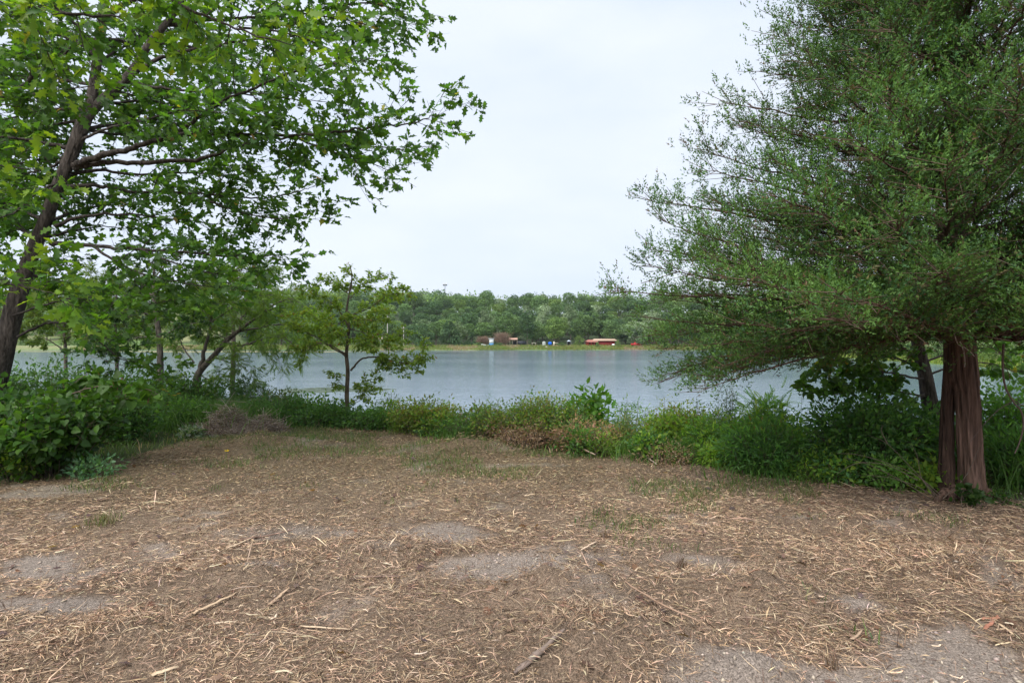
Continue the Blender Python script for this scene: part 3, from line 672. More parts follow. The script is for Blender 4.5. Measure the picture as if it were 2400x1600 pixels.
part('hull', t, M_PAINT, lambda G: hull(G, 2.0, .8, .45, (.35, .42, .42), (o_[0], o_[1], o_[2]), 1.4)); part('seat', t, M_PAINT, lambda G: G.box((o_[0] - .12, o_[1] - .28, o_[2] + .3), (o_[0] + .12, o_[1] + .28, o_[2] + .34), (.3, .24, .18)))
Yo = 207
t = thing('open_shed', 'dark open shed with pinkish roof under the tall dark far tree', 'shed', place(1214, Yo))
def oroof(G):
    x0, x1 = fpx(1193, Yo), fpx(1213, Yo); z = zpy(795, Yo); G.add([(x0, Yo - 1, z), (x1, Yo - 1, z), (x1, Yo + 3.5, z + .6), (x0, Yo + 3.5, z + .6), (x0, Yo - 1, z - .12), (x1, Yo - 1, z - .12)], [(0, 1, 2), (0, 2, 3), (4, 5, 1), (4, 1, 0)], (.45, .28, .22))
part('roof', t, M_PAINT, oroof)
part('wall', t, M_PAINT, lambda G: xb(G, 1201, 1234, Yo + 2.2, Yo + 2.5, 799, 808, (.06, .065, .085), Yo))
for a in (1194.5, 1201, 1211.5): part('post', t, M_PAINT, lambda G: xb(G, a, a + 1, Yo - .7, Yo - .55, 795.6, 811, (.35, .30, .24), Yo))
part('table_top', t, M_PAINT, lambda G: xb(G, 1200, 1222, Yo - .6, Yo + .6, 808.4, 809, (.5, .42, .32), Yo))
def ball(G, c, r, col, sy=1, sz=1, n=10, m=7):
    V = [(c[0] + r * math.sin(math.pi * j / m) * math.cos(2 * math.pi * k / n), c[1] + r * sy * math.sin(math.pi * j / m) * math.sin(2 * math.pi * k / n), c[2] + r * sz * math.cos(math.pi * j / m)) for j in range(m + 1) for k in range(n)]
    G.add(V, [q for j in range(m) for k in range(n) for q in ((j * n + k, (j + 1) * n + k, (j + 1) * n + (k + 1) % n), (j * n + k, (j + 1) * n + (k + 1) % n, j * n + (k + 1) % n))], col)
o_ = place(1289, 200)
t = thing('covered_grill', 'bright blue tarpaulin pulled over a round frame on the far lawn', 'tarpaulin', o_)
part('cover', t, M_PAINT, lambda G: ball(G, (o_[0], o_[1], o_[2] + .92), .72, (.01, .12, .60), .8, .85), smooth=True)
for a in (-.35, .35): part('leg', t, M_PAINT, lambda G: G.box((o_[0] + a - .06, o_[1] - .05, o_[2] - .05), (o_[0] + a + .06, o_[1] + .05, o_[2] + .5), (.2, .2, .2)))
t = thing('cream_post', 'short cream post with rail right of the blue tarpaulin', 'post', place(1298.5, 200.6))
part('post', t, M_PAINT, lambda G: xb(G, 1297, 1299.8, 200.6, 200.95, 800.4, 811, (.66, .60, .48), 200.6)); part('rail', t, M_PAINT, lambda G: xb(G, 1299.7, 1308, 200.66, 200.8, 803, 804, (.66, .60, .48), 200.6))
t = thing('picnic_table', 'pale picnic table on the far lawn left of the blue tarpaulin', 'table', place(1252, 201))
part('table_top', t, M_PAINT, lambda G: xb(G, 1246, 1257, 201, 201.8, 803, 803.8, (.6, .56, .46), 201))
for a in (1247, 1255): part('leg', t, M_PAINT, lambda G: xb(G, a, a + .8, 201.1, 201.7, 803.8, 810.6, (.4, .36, .3), 201))
o_ = place(1275, 201); t = thing('storage_tank', 'rounded grey green tank left of the blue tarpaulin', 'tank', o_)
part('body', t, M_PAINT, lambda G: G.tube([(o_[0], o_[1], o_[2] - .1), (o_[0], o_[1], o_[2] + 1.2), (o_[0], o_[1], o_[2] + 1.5), (o_[0], o_[1], o_[2] + 1.6)], [.62, .62, .45, .02], 14, (.33, .36, .33)), smooth=True)
part('lid', t, M_PAINT, lambda G: G.tube([(o_[0], o_[1], o_[2] + 1.52), (o_[0], o_[1], o_[2] + 1.7)], [.16, .16], 8, (.2, .2, .2)))
Yg = 204
t = thing('canopy', 'small dark canopy with pale blue roof left of the bright green bush', 'canopy', place(1333, Yg))
def groof(G):
    x0, x1 = fpx(1327.5, Yg), fpx(1339, Yg); z = zpy(799.8, Yg); xm = (x0 + x1) / 2
    G.add([(x0, Yg - 1, z), (x1, Yg - 1, z), (x1, Yg + 1, z), (x0, Yg + 1, z), (xm, Yg, z + .45)], [(0, 1, 4), (1, 2, 4), (2, 3, 4), (3, 0, 4), (0, 2, 1), (0, 3, 2)], (.5, .58, .68))
part('roof', t, M_PAINT, groof)
part('back_panel', t, M_PAINT, lambda G: xb(G, 1329, 1337.5, Yg + .7, Yg + .8, 800, 808, DARK, Yg))
for a in (1328.5, 1337.5): part('post', t, M_PAINT, lambda G: xb(G, a, a + .6, Yg - .9, Yg - .8, 800, 811, (.2, .2, .2), Yg))
# red pickup under the willow
Yp = 203; x0 = fpx(1480, Yp); zg = float(gz(x0, Yp))
t = thing('red_pickup', 'old red pickup parked under the grey green willow', 'pickup truck', (x0 + 1.7, Yp, zg))
part('body', t, M_PAINT, lambda G: (G.box((x0, Yp, zg + .35), (x0 + 3.6, Yp + 1.6, zg + .85), (.38, .02, .025)), G.box((x0 + .05, Yp + .003, zg + .845), (x0 + .9, Yp + 1.59, zg + 1.0), (.38, .02, .025))))
cb = part('cab', t, M_PAINT, lambda G: G.add([(x0 + .95, Yp + .05, zg + .84), (x0 + 2.35, Yp + .05, zg + .84), (x0 + 2.2, Yp + .15, zg + 1.45), (x0 + 1.3, Yp + .15, zg + 1.45), (x0 + .95, Yp + 1.55, zg + .84), (x0 + 2.35, Yp + 1.55, zg + .84), (x0 + 2.2, Yp + 1.45, zg + 1.45), (x0 + 1.3, Yp + 1.45, zg + 1.45)],
     [(0, 1, 2), (0, 2, 3), (5, 4, 7), (5, 7, 6), (4, 0, 3), (4, 3, 7), (1, 5, 6), (1, 6, 2), (3, 2, 6), (3, 6, 7)], (.38, .02, .025)))
part('window', cb, M_PAINT, lambda G: G.add([(x0 + 1.25, Yp + .04, zg + .9), (x0 + 2.15, Yp + .04, zg + .9), (x0 + 2.08, Yp + .11, zg + 1.35), (x0 + 1.4, Yp + .11, zg + 1.35)], [(0, 1, 2), (0, 2, 3)], GLASS))
for a in (.7, 2.9):
    part('wheel', t, M_PAINT, lambda G: G.tube([(x0 + a, Yp - .04, zg + .33), (x0 + a, Yp + .2, zg + .33)], [.34, .34], 12, (.02, .02, .02)))
o_ = place(1437.5, 203); t = thing('propane_tank', 'small white capsule tank at the right corner of the red building', 'tank', o_)
part('body', t, M_PAINT, lambda G: ball(G, (o_[0], o_[1], o_[2] + .42), .6, WHITE, .6, .55), smooth=True)
for a in (-.3, .3): part('leg', t, M_PAINT, lambda G: G.box((o_[0] + a - .05, o_[1] - .15, o_[2] - .05), (o_[0] + a + .05, o_[1] + .15, o_[2] + .25), (.3, .3, .3)))
# rocks on the lawn edge
for k, (px, py, s) in enumerate([(1226, 812, .55), (1232, 812.5, .4), (1238, 812, .5), (1243, 813, .35), (1248, 812.6, .45), (1281, 814, .75), (1216, 812, .35), (1257, 813, .3)]):
    x, y, z = place(px, 196 + (k % 3) * .7); G = Geo(); ball(G, (x, y, z + s * .25), s * .6, (.42, .36, .31), .8, .6, 7, 5); G.v[0] = G.v[0] + rng.normal(size=G.v[0].shape) * s * .07
    o = G.obj('rock', M_PAINT, None); o['category'] = 'rock'
    if px == 1281: o['label'] = 'largest pale boulder at the far waterline below the blue tarpaulin'
    else: o['label'] = 'pale rock in the low heap on the far bank'; o['group'] = 'rocks on the far bank'
# house roof and poles left
Yh = 232; t = thing('pale_house', 'house with pale pinkish roof seen through the small walnut tree', 'house', place(868, Yh), None)
hx0, hx1, hz = fpx(858, Yh), fpx(896, Yh), zpy(793, Yh)
part('wall', t, M_PAINT, lambda G: G.box((hx0 + .4, Yh + .4, float(gz(hx0, Yh)) - .5), (hx1 - .4, Yh + 6, hz), (.5, .46, .4)))
part('roof', t, M_PAINT, lambda G: G.add([(hx0, Yh, hz), (hx1, Yh, hz), (hx1 - 2, Yh + 3.4, hz + 1.9), (hx0, Yh + 3.4, hz + 1.9), (hx0, Yh + 6.8, hz), (hx1, Yh + 6.8, hz), (hx0, Yh, hz - .15), (hx1, Yh, hz - .15)], [(0, 1, 2), (0, 2, 3), (3, 2, 5), (3, 5, 4), (0, 3, 4), (1, 5, 2), (6, 7, 1), (6, 1, 0)], (.62, .50, .44)))
part('chimney', t, M_PAINT, lambda G: G.box((hx0 + 1, Yh + 3, hz + 1), (hx0 + 1.7, Yh + 3.7, hz + 2.6), (.75, .72, .70)))
part('window', t, M_PAINT, lambda G: G.box((hx0 + 1.6, Yh + .35, hz - 1.3), (hx0 + 2.8, Yh + .42, hz - .4), GLASS))
for px, top, Yq, lb in ((908, 738, 224, 'taller pale utility pole right of the pale roof'), (946, 764, 222, 'shorter utility pole before the wood left of the dark overhanging trees')):
    x, y, z = place(px, Yq - 18); Yq -= 18; t = thing('utility_pole', lb, 'utility pole', (x, y, z)); zt = zpy(top, Yq)
    part('pole', t, M_PAINT, lambda G: G.tube([(x, y, z - .3), (x, y, zt)], [.16, .12], 7, (.48, .45, .40))); part('crossarm', t, M_PAINT, lambda G: G.box((x - 1, y - .18, zt - .9), (x + 1, y - .1, zt - .75), (.4, .37, .33)))
def mast(px, Yq, top, wd, label):
    x = fpx(px, Yq); zb = float(gz(x, Yq)); zt = zpy(top, Yq); t = thing('radio_mast', label, 'mast', (x, Yq, zb)); G = Geo(); c = A([.45, .48, .50])
    for sx, sy in ((-1, -1), (1, -1), (1, 1), (-1, 1)):
        L = Geo(); L.tube([(x + sx * wd, Yq + sy * wd, zb - 1), (x + sx * wd * .6, Yq + sy * wd * .6, zt)], [.16, .12], 5, c); L.obj('leg', M_METAL, t)
    zs = np.linspace(zb, zt, 22); a_, b_ = [], []
    for k in range(21):
        u0, u1 = wd * (1 - .4 * k / 21), wd * (1 - .4 * (k + 1) / 21); q = 1 if k % 2 else -1
        for s in (-1, 1): a_ += [(x - q * u0, Yq + s * u0, zs[k]), (x + s * u0, Yq - q * u0, zs[k])]; b_ += [(x + q * u1, Yq + s * u1, zs[k + 1]), (x + s * u1, Yq + q * u1, zs[k + 1])]
    G.segs(A(a_, float), A(b_, float), .07, .07, c); G.obj('bracing', M_METAL, t)
    H = Geo()
    for k in range(8):
        an = k * math.pi / 4; H.box((x + 2.2 * math.cos(an) - .25, Yq + 2.2 * math.sin(an) - .25, zt - 3.2), (x + 2.2 * math.cos(an) + .25, Yq + 2.2 * math.sin(an) + .25, zt - .2), (.5, .52, .54))
    H.box((x - 2.1, Yq - 2.1, zt - 1.9), (x + 2.1, Yq + 2.1, zt - 1.7), (.45, .47, .5)); H.obj('antenna_ring', M_METAL, t)
mast(1043, 640, 663, .9, 'lattice radio mast with antenna ring on the hill above the far wood')
mast(650, 640, 646, .5, 'faint second radio mast at the edge of the oak foliage')
# ------------------------------------------------------------------ the big oak on the left
def L_(pts, Y0, Y1, r0, r1, st):
    n = len(pts); return ([P(a, b, Y0 + (Y1 - Y0) * (k / (n - 1))) for k, (a, b) in enumerate(pts)], r0, r1, st)
OB = P(-62, 1075, 8.0); OB[2] = float(gz(OB[0], OB[1]))
oak = thing('oak_tree', 'tall leaning oak with rough grey trunk at the left edge', 'tree', OB)
tr = [OB + A([-.03, 0, -.15])] + [P(a, b, 8.0) for a, b in [(-45, 1000), (-22, 930), (2, 850), (22, 770), (44, 690), (74, 600), (106, 520), (136, 440), (165, 370), (190, 305), (212, 245), (223, 180), (234, 95), (246, 0), (255, -120), (262, -300), (250, -520)]]
trr = [.20, .16, .14, .128, .12, .11, .09, .08, .076, .076, .085, .072, .062, .06, .056, .05, .04, .02]
OC = A([.072, .061, .053])
def trunk_part(parent, pts, rad, col, mat, sides=36, flute=.12, seed=1, name='trunk', dens=6, sm=True):
    G = Geo(); p = smooth(pts, dens); r = np.interp(np.linspace(0, 1, len(p)), np.linspace(0, 1, len(rad)), rad)
    G.tube(p, r, sides, A(col), flute, seed); V = G.v[0]
    k = .7 + .6 * vnoise(V[:, 0] * 14 + V[:, 1] * 9, V[:, 2] * 3, seed + 50); G.c[0] = A(col)[None] * k[:, None]
    return G.obj(name, mat, parent, smooth=sm)
trunk_part(oak, tr, trr, OC, M_BARK, 40, .13, 4, dens=10)
fork = [P(a, b, 8.0 + .02 * k) for k, (a, b) in enumerate([(200, 285), (226, 248), (262, 216), (296, 184), (325, 145), (352, 100), (388, 58), (430, 0), (480, -90), (540, -220)])]
trunk_part(oak, fork, [.06, .062, .062, .06, .055, .05, .044, .038, .028, .012], OC, M_BARK, 20, .12, 8, name='fork_stem')
oaklimbs = [
    L_([(172, 388), (215, 372), (280, 355), (345, 335), (405, 318), (470, 312), (600, 315), (700, 318), (800, 308), (900, 298), (980, 285), (1030, 268)], 8.0, 7.0, .05, .005, .42),
    L_([(405, 318), (440, 295), (480, 265), (530, 235), (600, 205), (680, 172), (760, 152), (830, 144), (880, 140)], 7.7, 6.5, .03, .004, .2),
    L_([(176, 396), (225, 382), (330, 382), (430, 378), (490, 368), (540, 350), (600, 330), (690, 322), (780, 335), (870, 345), (960, 352), (990, 345)], 8.0, 8.0, .042, .004, .5),
    L_([(690, 322), (760, 350), (840, 372), (900, 395), (935, 412)], 7.8, 7.4, .012, .003, .1),
    L_([(150, 440), (205, 434), (260, 440), (320, 450), (380, 448), (470, 455), (560, 462), (640, 462), (700, 448), (738, 435)], 8.0, 8.8, .035, .004, .3),
    L_([(420, 450), (500, 475), (570, 498), (640, 512), (700, 505), (745, 490)], 8.3, 8.3, .018, .003, .1),
    L_([(118, 570), (170, 572), (240, 578), (330, 585), (420, 590), (500, 598), (580, 605), (640, 600), (680, 596)], 8.0, 7.9, .035, .003, .3),
    L_([(220, 578), (270, 612), (330, 640), (400, 655), (460, 668), (530, 672)], 7.9, 7.0, .022, .003, .25),
    L_([(330, 585), (420, 620), (500, 640), (580, 630), (640, 622)], 7.9, 8.2, .014, .003, .2),
    L_([(130, 530), (190, 508), (260, 502), (330, 505), (420, 515), (500, 525), (590, 540)], 8.0, 8.6, .028, .003, .25),
    L_([(158, 345), (100, 335), (40, 325), (-20, 315), (-140, 290)], 8.0, 7.4, .035, .006, .3),
    L_([(300, 182), (360, 145), (430, 120), (510, 108), (600, 90), (700, 85), (790, 90), (870, 95)], 8.0, 8.4, .035, .004, .3),
    L_([(310, 195), (370, 205), (440, 213), (520, 218), (620, 225), (720, 235), (800, 240)], 8.0, 8.8, .028, .003, .3),
    L_([(385, 60), (470, 50), (560, 42), (680, 32), (770, 18), (860, 8), (930, 25), (975, 48)], 8.2, 7.8, .03, .004, .3),
    L_([(700, 30), (800, 45), (880, 62), (940, 60)], 7.9, 8.4, .014, .003, .1),
    L_([(240, 40), (330, -10), (440, -50), (560, -80), (680, -100)], 8.0, 7.6, .035, .005, .2),
    L_([(246, -40), (170, -110), (80, -170), (-30, -200)], 8.0, 7.4, .035, .006, .2),
    L_([(225, 130), (170, 95), (90, 70), (10, 60), (-100, 40)], 8.0, 8.6, .03, .005, .25),
    L_([(-110, 290), (0, 235), (70, 190), (120, 148), (190, 100)], 6.6, 6.6, .035, .008, .35),
    L_([(-110, 280), (0, 240), (80, 222), (170, 208), (240, 196)], 6.6, 6.2, .02, .004, .3),
    L_([(60, 640), (0, 602), (-80, 575), (-180, 560)], 8.0, 7.2, .03, .005, .2),
    L_([(105, 520), (50, 492), (-30, 460), (-120, 440)], 8.0, 8.8, .03, .005, .2),
    L_([(90, 560), (160, 545), (230, 530), (300, 535)], 8.0, 9.2, .025, .004, .2),
    L_([(150, 410), (230, 400), (330, 410), (430, 405), (540, 410), (610, 395)], 8.0, 9.4, .03, .004, .3),
    L_([(200, 300), (290, 290), (380, 270), (470, 262)], 8.0, 9.6, .03, .004, .2),
    L_([(190, 330), (250, 300), (330, 285), (420, 260), (520, 265), (600, 262)], 8.0, 6.8, .02, .003, .3),
    L_([(40, 790), (90, 765), (130, 755), (190, 770), (240, 805), (282, 840), (340, 850), (370, 853)], 7.9, 8.4, .02, .004, .35),
    L_([(30, 740), (100, 715), (170, 700), (250, 708), (320, 716), (390, 705)], 7.9, 6.8, .016, .003, .25),
    L_([(-120, 640), (-20, 660), (60, 672), (130, 690)], 5.4, 5.2, .014, .003, .2),
    L_([(-260, -120), (-60, -30), (100, 20), (240, 40), (360, 30)], 5.0, 5.0, .03, .004, .15),
    L_([(-60, -200), (160, -110), (330, -40), (460, 30), (570, 70), (680, 105)], 5.0, 4.9, .03, .004, .3),
    L_([(560, 65), (660, 75), (760, 110), (830, 150)], 5.2, 5.8, .012, .003, .1),
    L_([(-160, 330), (-60, 380), (20, 390), (90, 400)], 5.2, 5.2, .014, .003, .2),
    *[L_([(a0, b0), (a0 + .35 * dx, b0 + .35 * dy - 8), (a0 + .7 * dx, b0 + .7 * dy - 4), (a0 + dx, b0 + dy)], 8.1, y1, .028, .004, .15) for a0, b0, dx, dy, y1 in
      [(110, 520, 230, -60, 10.4), (190, 305, 300, 60, 10.5), (215, 230, 280, 90, 10.6), (235, 90, 240, 60, 10.4), (90, 560, -120, -40, 10.0), (170, 370, -200, 30, 10.3),
       (200, 280, -220, 60, 10.5), (235, 90, -230, 50, 10.2), (140, 440, -160, 60, 10.4), (250, -20, 300, 110, 10.2), (352, 100, 320, 60, 10.0), (50, 680, -120, -30, 9.6), (60, 640, 120, 60, 9.8)]],
    L_([(222, 200), (160, 190), (90, 180), (20, 190), (-60, 200)], 8.0, 9.3, .03, .004, .2), L_([(205, 260), (150, 255), (80, 262), (10, 280), (-60, 280)], 8.0, 8.8, .03, .004, .2),
    L_([(165, 370), (110, 395), (50, 410), (-30, 420)], 8.0, 9.0, .025, .004, .2), L_([(228, 150), (290, 110), (360, 80), (430, 70)], 8.0, 9.4, .025, .004, .2), L_([(140, 430), (90, 450), (30, 500), (-40, 520)], 8.0, 7.3, .022, .004, .2),
    L_([(230, 120), (180, 60), (120, 10), (60, -30)], 8.0, 7.6, .03, .004, .2), L_([(215, 245), (280, 240), (350, 235), (420, 232), (500, 240)], 8.0, 9.3, .025, .004, .15), L_([(262, 216), (320, 225), (400, 250), (480, 300), (540, 330)], 8.0, 9.0, .02, .004, .3)]
G = Geo(); TA, TB = grow(G, oaklimbs, .105, .70, .066, .17, up=.12, horiz=.62, col=OC * .8)
kk = rng.random(len(TA)) < .93; G.obj('limbs', M_BARK, oak)
def near_oak(pos): return (TB[:, 1] < 6)
pos, R, sc = leaves_on(TA[kk], TB[kk], 4, .138, 1.0, .5, .25, .035)
sc = np.stack([sc * rng.uniform(.55, 1.0, len(sc)), sc, sc * rng.uniform(-1.5, 2.2, len(sc))], 1)
col = jy(pal([(.07, .165, .026), (.06, .14, .024), (.10, .20, .028), (.05, .115, .028)], len(pos), .14), pos, .9, .3)
nr = smoothstep(6.6, 5.2, pos[:, 1])[:, None] * (rng.random((len(pos), 1)) < .8)
col = col * (1 - nr) + pal([(.15, .26, .025), (.11, .22, .022), (.20, .30, .03), (.08, .18, .02)], len(pos)) * nr
yel = rng.random(len(pos)) < .006; col[yel] = pal([(.3, .3, .04), (.28, .2, .07)], yel.sum())
nearm = pos[:, 1] < 7.3; put_leaves(oak, OAK, pos[nearm], R[nearm], sc[nearm], col[nearm], M_LEAF, 300)
put_leaves(oak, OAK2, pos[~nearm], R[~nearm], sc[~nearm], col[~nearm], M_LEAF)

# ------------------------------------------------------------------ the red cedar on the right
CX, CYY = 4.67, 5.9
cb = A([CX - .02, CYY, float(gz(CX, CYY))])
cedar = thing('red_cedar', 'wide dark cedar with twin reddish shaggy trunks on the right', 'tree', cb)
CC = A([.145, .09, .068])
trunk_part(cedar, [P(2208, 1175, 5.95), P(2216, 1120, 5.96), P(2220, 1040, 5.98), P(2222, 940, 5.98), P(2229, 860, 5.93), P(2232, 800, 5.93), P(2228, 700, 5.93), P(2210, 560, 5.93), P(2190, 420, 5.9)],
           [.09, .072, .064, .062, .066, .075, .06, .045, .02], CC * .5, M_CEDBARK, 80, .22, 11, dens=14)
trunk_part(cedar, [P(2286, 1180, 5.84), P(2280, 1120, 5.86), P(2272, 1030, 5.86), P(2268, 940, 5.86), P(2260, 860, 5.87), P(2256, 800, 5.88), P(2250, 650, 5.9), P(2245, 480, 5.9), P(2240, 280, 5.9), P(2236, 60, 5.9), P(2240, -200, 5.9), P(2240, -600, 5.9)],
           [.145, .12, .108, .104, .104, .105, .095, .08, .065, .05, .035, .01], CC * .95, M_CEDBARK, 100, .22, 12, dens=10)
G = Geo()
for a, b, c_ in (((2216, 1150), (2196, 1172), (2180, 1184)), ((2250, 1140), (2252, 1168), (2248, 1185)), ((2312, 1150), (2330, 1172), (2350, 1184)), ((2236, 1140), (2228, 1170), (2222, 1182))):
    G.tube(smooth([P(*a, 5.78), P(*b, 5.70), P(*c_, 5.62)], 5), np.linspace(.05, .015, 11), 9, CC, .1, 3)
G.obj('roots', M_CEDBARK, cedar, smooth=True)
def prof(z): return float(np.interp(z, [1.7, 2.2, 3.0, 4.0, 5.2, 6.5, 8, 9], [3.2, 3.2, 2.75, 2.15, 1.65, 1.2, .7, .2]))
limbs = []   # start, azimuth, length, rise, curl
def trunk_at(z): return A([CX + np.interp(z, [0, 8], [0.0, -.08]), CYY, z])
def add_limb(zt, azm, L):
    up = L * rng.uniform(.10, .42) * min(1, (zt - 1.55) / 1.2); z0 = max(1.62, zt - up); up = zt - z0
    c = rng.uniform(-.1, .35); limbs.append((z0, azm, L, up * (1 - c) / (L * .55), up * c / (L * .5)))
z = 1.72
while z < 8.8:
    for k in range(5 if z < 6 else 4):
        azm = rng.uniform(0, 6.283) if k < 2 else (rng.uniform(2.6, 5.2) if rng.random() < .7 else rng.uniform(0, 6.283)); add_limb(z + rng.uniform(0, .1), azm, prof(z) * rng.uniform(.70, 1.03))
    z += .10 if z < 4.8 else .13
for zt, azm, L in [(2.12, 3.14, 3.62), (1.85, 3.05, 3.2), (2.35, 3.2, 3.3), (2.6, 3.1, 3.2), (2.85, 3.18, 3.2), (3.12, 3.1, 3.28), (3.35, 3.2, 2.75), (3.6, 3.12, 2.65), (3.85, 3.2, 2.35), (4.1, 3.12, 2.5), (4.4, 3.15, 2.05), (4.7, 3.2, 1.95), (5.0, 3.1, 1.9), (5.25, 3.15, 1.75)]: add_limb(zt, azm, L)
limbs += [(1.68, 3.05, 2.9, -.05, -.22), (1.70, 3.15, 2.7, -.05, -.2), (1.66, 2.95, 2.5, -.06, -.3), (1.67, 3.25, 2.6, -.05, -.26), (1.68, 3.0, 2.7, -.06, -.30), (1.7, 3.2, 2.5, -.04, -.25), (1.72, 3.1, 3.1, -.02, -.12), (1.74, 3.3, 2.8, -.02, -.10), (1.75, 2.9, 3.2, 0, -.05), (1.70, 2.85, 3.0, -.03, -.35), (1.66, 3.3, 2.9, -.03, -.34), (1.72, 3.42, 3.0, -.02, -.22), (1.68, .1, 3.0, .1, .1), (1.70, -.5, 2.8, .1, .05), (1.72, 3.75, 3.0, .05, .05), (1.72, 2.6, 3.0, .05, -.05)]
SA, SB, TP, TD, LP, CDs = [], [], [], [], [], []
for (z0, az_, L, rise, curl) in limbs:
    n = 18; s = np.linspace(0, 1, n); h = A([math.cos(az_), math.sin(az_), 0]); perp = A([-h[1], h[0], 0]); wv = rng.uniform(-.12, .12)
    p = trunk_at(z0)[None] + h * (s * L)[:, None] + perp * (wv * np.sin(s * 3.1) * L * .5)[:, None]; p[:, 2] += rise * s * L * .55 + curl * s ** 2.2 * L * .5
    p[1:] += rng.normal(size=(n - 1, 3)) * .012
    r0 = .006 + .0085 * L; G.tube(p, np.linspace(1, .12, n) ** 1.2 * r0, 7, CC * rng.uniform(.8, 1.1)) if False else LP.append((p, np.linspace(1, .12, n) ** 1.2 * r0))
    m = int(L / .047); t = np.sort(rng.uniform(.10, 1, m)); pos = np.stack([np.interp(t, s, p[:, k]) for k in range(3)], 1)
    tg = norm(np.stack([np.interp(t, s, np.gradient(p[:, k])) for k in range(3)], 1)); sg = np.where(np.arange(m) % 2, 1, -1)[:, None]
    d = norm(tg * rng.uniform(.5, 1.2, (m, 1)) + sg * perp * rng.uniform(.3, 1.0, (m, 1)) + A([0, 0, 1.]) * rng.normal(.12, .32, (m, 1)))
    ln = (.78 - .5 * t) * rng.uniform(.4, 1.25, m) * min(1, .35 + L / 3)
    e = pos + d * ln[:, None]; SA.append(pos); SB.append(e)
    live = rng.random(m) < np.interp(t, [.1, .25, .5, 1], [.35, .6, 1, 1]); SA_, E_, LN, TT = pos[live], e[live], ln[live], t[live]; mm = len(SA_)
    K = 20; u = np.repeat(rng.uniform(.2, 1.03, (mm, 5)), 4, axis=1); off = np.repeat(rng.normal(size=(mm, 5, 3)) * .04 * A([1, 1, .8]), 4, axis=1); up4 = np.tile(np.arange(4) * .02, 5); off = off + rng.normal(size=(mm, K, 3)) * .016; off[..., 2] += up4[None]
    q = SA_[:, None] + (E_ - SA_)[:, None] * u[..., None] + off; use = np.repeat(rng.random((mm, 5)) < np.clip(LN / .45, .35, 1)[:, None], 4, axis=1)
    dd = norm(norm(E_ - SA_)[:, None] + off * 12 + A([0, 0, .6]))
    TP.append(q[use]); TD.append(dd[use])
    cl = np.clip(.5 + .5 * rng.normal(), 0, 1) * np.ones(use.sum()); CDs.append(cl * np.repeat(TT, K).reshape(mm, K)[use])
G = Geo()
for p, r in LP: G.tube(p, r, 5, CC * .8 * rng.uniform(.8, 1.15))
G.obj('limbs', M_CEDBARK, cedar)
SA = np.concatenate(SA); SB = np.concatenate(SB); TP = np.concatenate(TP); TD = np.concatenate(TD); CDs = np.concatenate(CDs)
G = Geo(); G.segs(SA, SB, .0042, .0018, A([.115, .08, .06]))
n = 800; z_ = rng.uniform(1.7, 3.2, n); a_ = rng.uniform(0, 6.283, n); q0 = rng.uniform(.15, .75, n) * np.array([prof(v) for v in z_])
b0 = np.stack([CX + np.cos(a_) * q0, CYY + np.sin(a_) * q0, z_], 1); e0 = b0 + norm(np.stack([np.cos(a_), np.sin(a_), rng.normal(-.1, .5, n)], 1) + rng.normal(size=(n, 3)) * .5) * rng.uniform(.15, .55, (n, 1))
G.segs(b0, e0, .0032, .0012, pal([(.14, .10, .08), (.10, .065, .05), (.2, .16, .13)], n)); G.obj('twigs', M_TWIG, cedar, kind='stuff')
keep = TP[:, 2] > 1.02; TP, TD, CDs = TP[keep], TD[keep], CDs[keep]
n = len(TP); print('cedar tufts', n)
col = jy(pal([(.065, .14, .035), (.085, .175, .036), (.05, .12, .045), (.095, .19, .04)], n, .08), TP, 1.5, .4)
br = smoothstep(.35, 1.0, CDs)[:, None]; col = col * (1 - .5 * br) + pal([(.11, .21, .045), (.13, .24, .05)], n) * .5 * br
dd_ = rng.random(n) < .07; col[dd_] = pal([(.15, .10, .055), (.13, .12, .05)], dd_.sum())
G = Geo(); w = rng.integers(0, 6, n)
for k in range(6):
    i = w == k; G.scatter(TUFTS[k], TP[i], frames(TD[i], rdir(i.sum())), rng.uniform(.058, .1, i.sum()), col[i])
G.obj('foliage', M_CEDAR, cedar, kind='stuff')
# hanging vine right of the trunk and dead pale sticks
Gv = Geo(); vine = thing('hanging_vine', 'bare brown vine hanging from the cedar limb right of its trunks', 'vine', P(2388, 1060, 5.6))
for pts, r in (([(2352, 806), (2350, 860), (2356, 905), (2374, 940), (2394, 965), (2398, 1000), (2388, 1040), (2378, 1062)], .011), ([(2356, 905), (2368, 930), (2400, 950), (2420, 930)], .006), ([(2374, 940), (2340, 960), (2310, 990), (2270, 1040)], .004), ([(2352, 850), (2366, 880), (2366, 900)], .004)):
    Gv.tube(smooth([P(a, b, 5.55) for a, b in pts], 5), np.linspace(r, r * .5, (len(pts) - 1) * 5 + 1), 6, (.14, .10, .085))
Gv.obj('stem', M_TWIG, vine)
Gv = Geo(); ds = thing('dead_branch', 'thin pale dead branch curling in front of the cedar trunk tops', 'branch', P(2235, 790, 5.3))
for pts in ([(2232, 775), (2250, 778), (2290, 783), (2330, 792), (2400, 803)], [(2236, 780), (2245, 805), (2262, 815), (2275, 825), (2284, 835)], [(2250, 800), (2258, 820), (2262, 845), (2261, 860)]):
    Gv.tube(smooth([P(a, b, 5.4) for a, b in pts], 5), np.linspace(.006, .003, (len(pts) - 1) * 5 + 1), 5, (.42, .36, .32))
Gv.obj('wood', M_TWIG, ds)
bs = thing('fallen_branch', 'bare grey brush of thin sticks leaning left from the cedar foot', 'branch', P(2190, 1165, 5.6)); Gv = Geo()
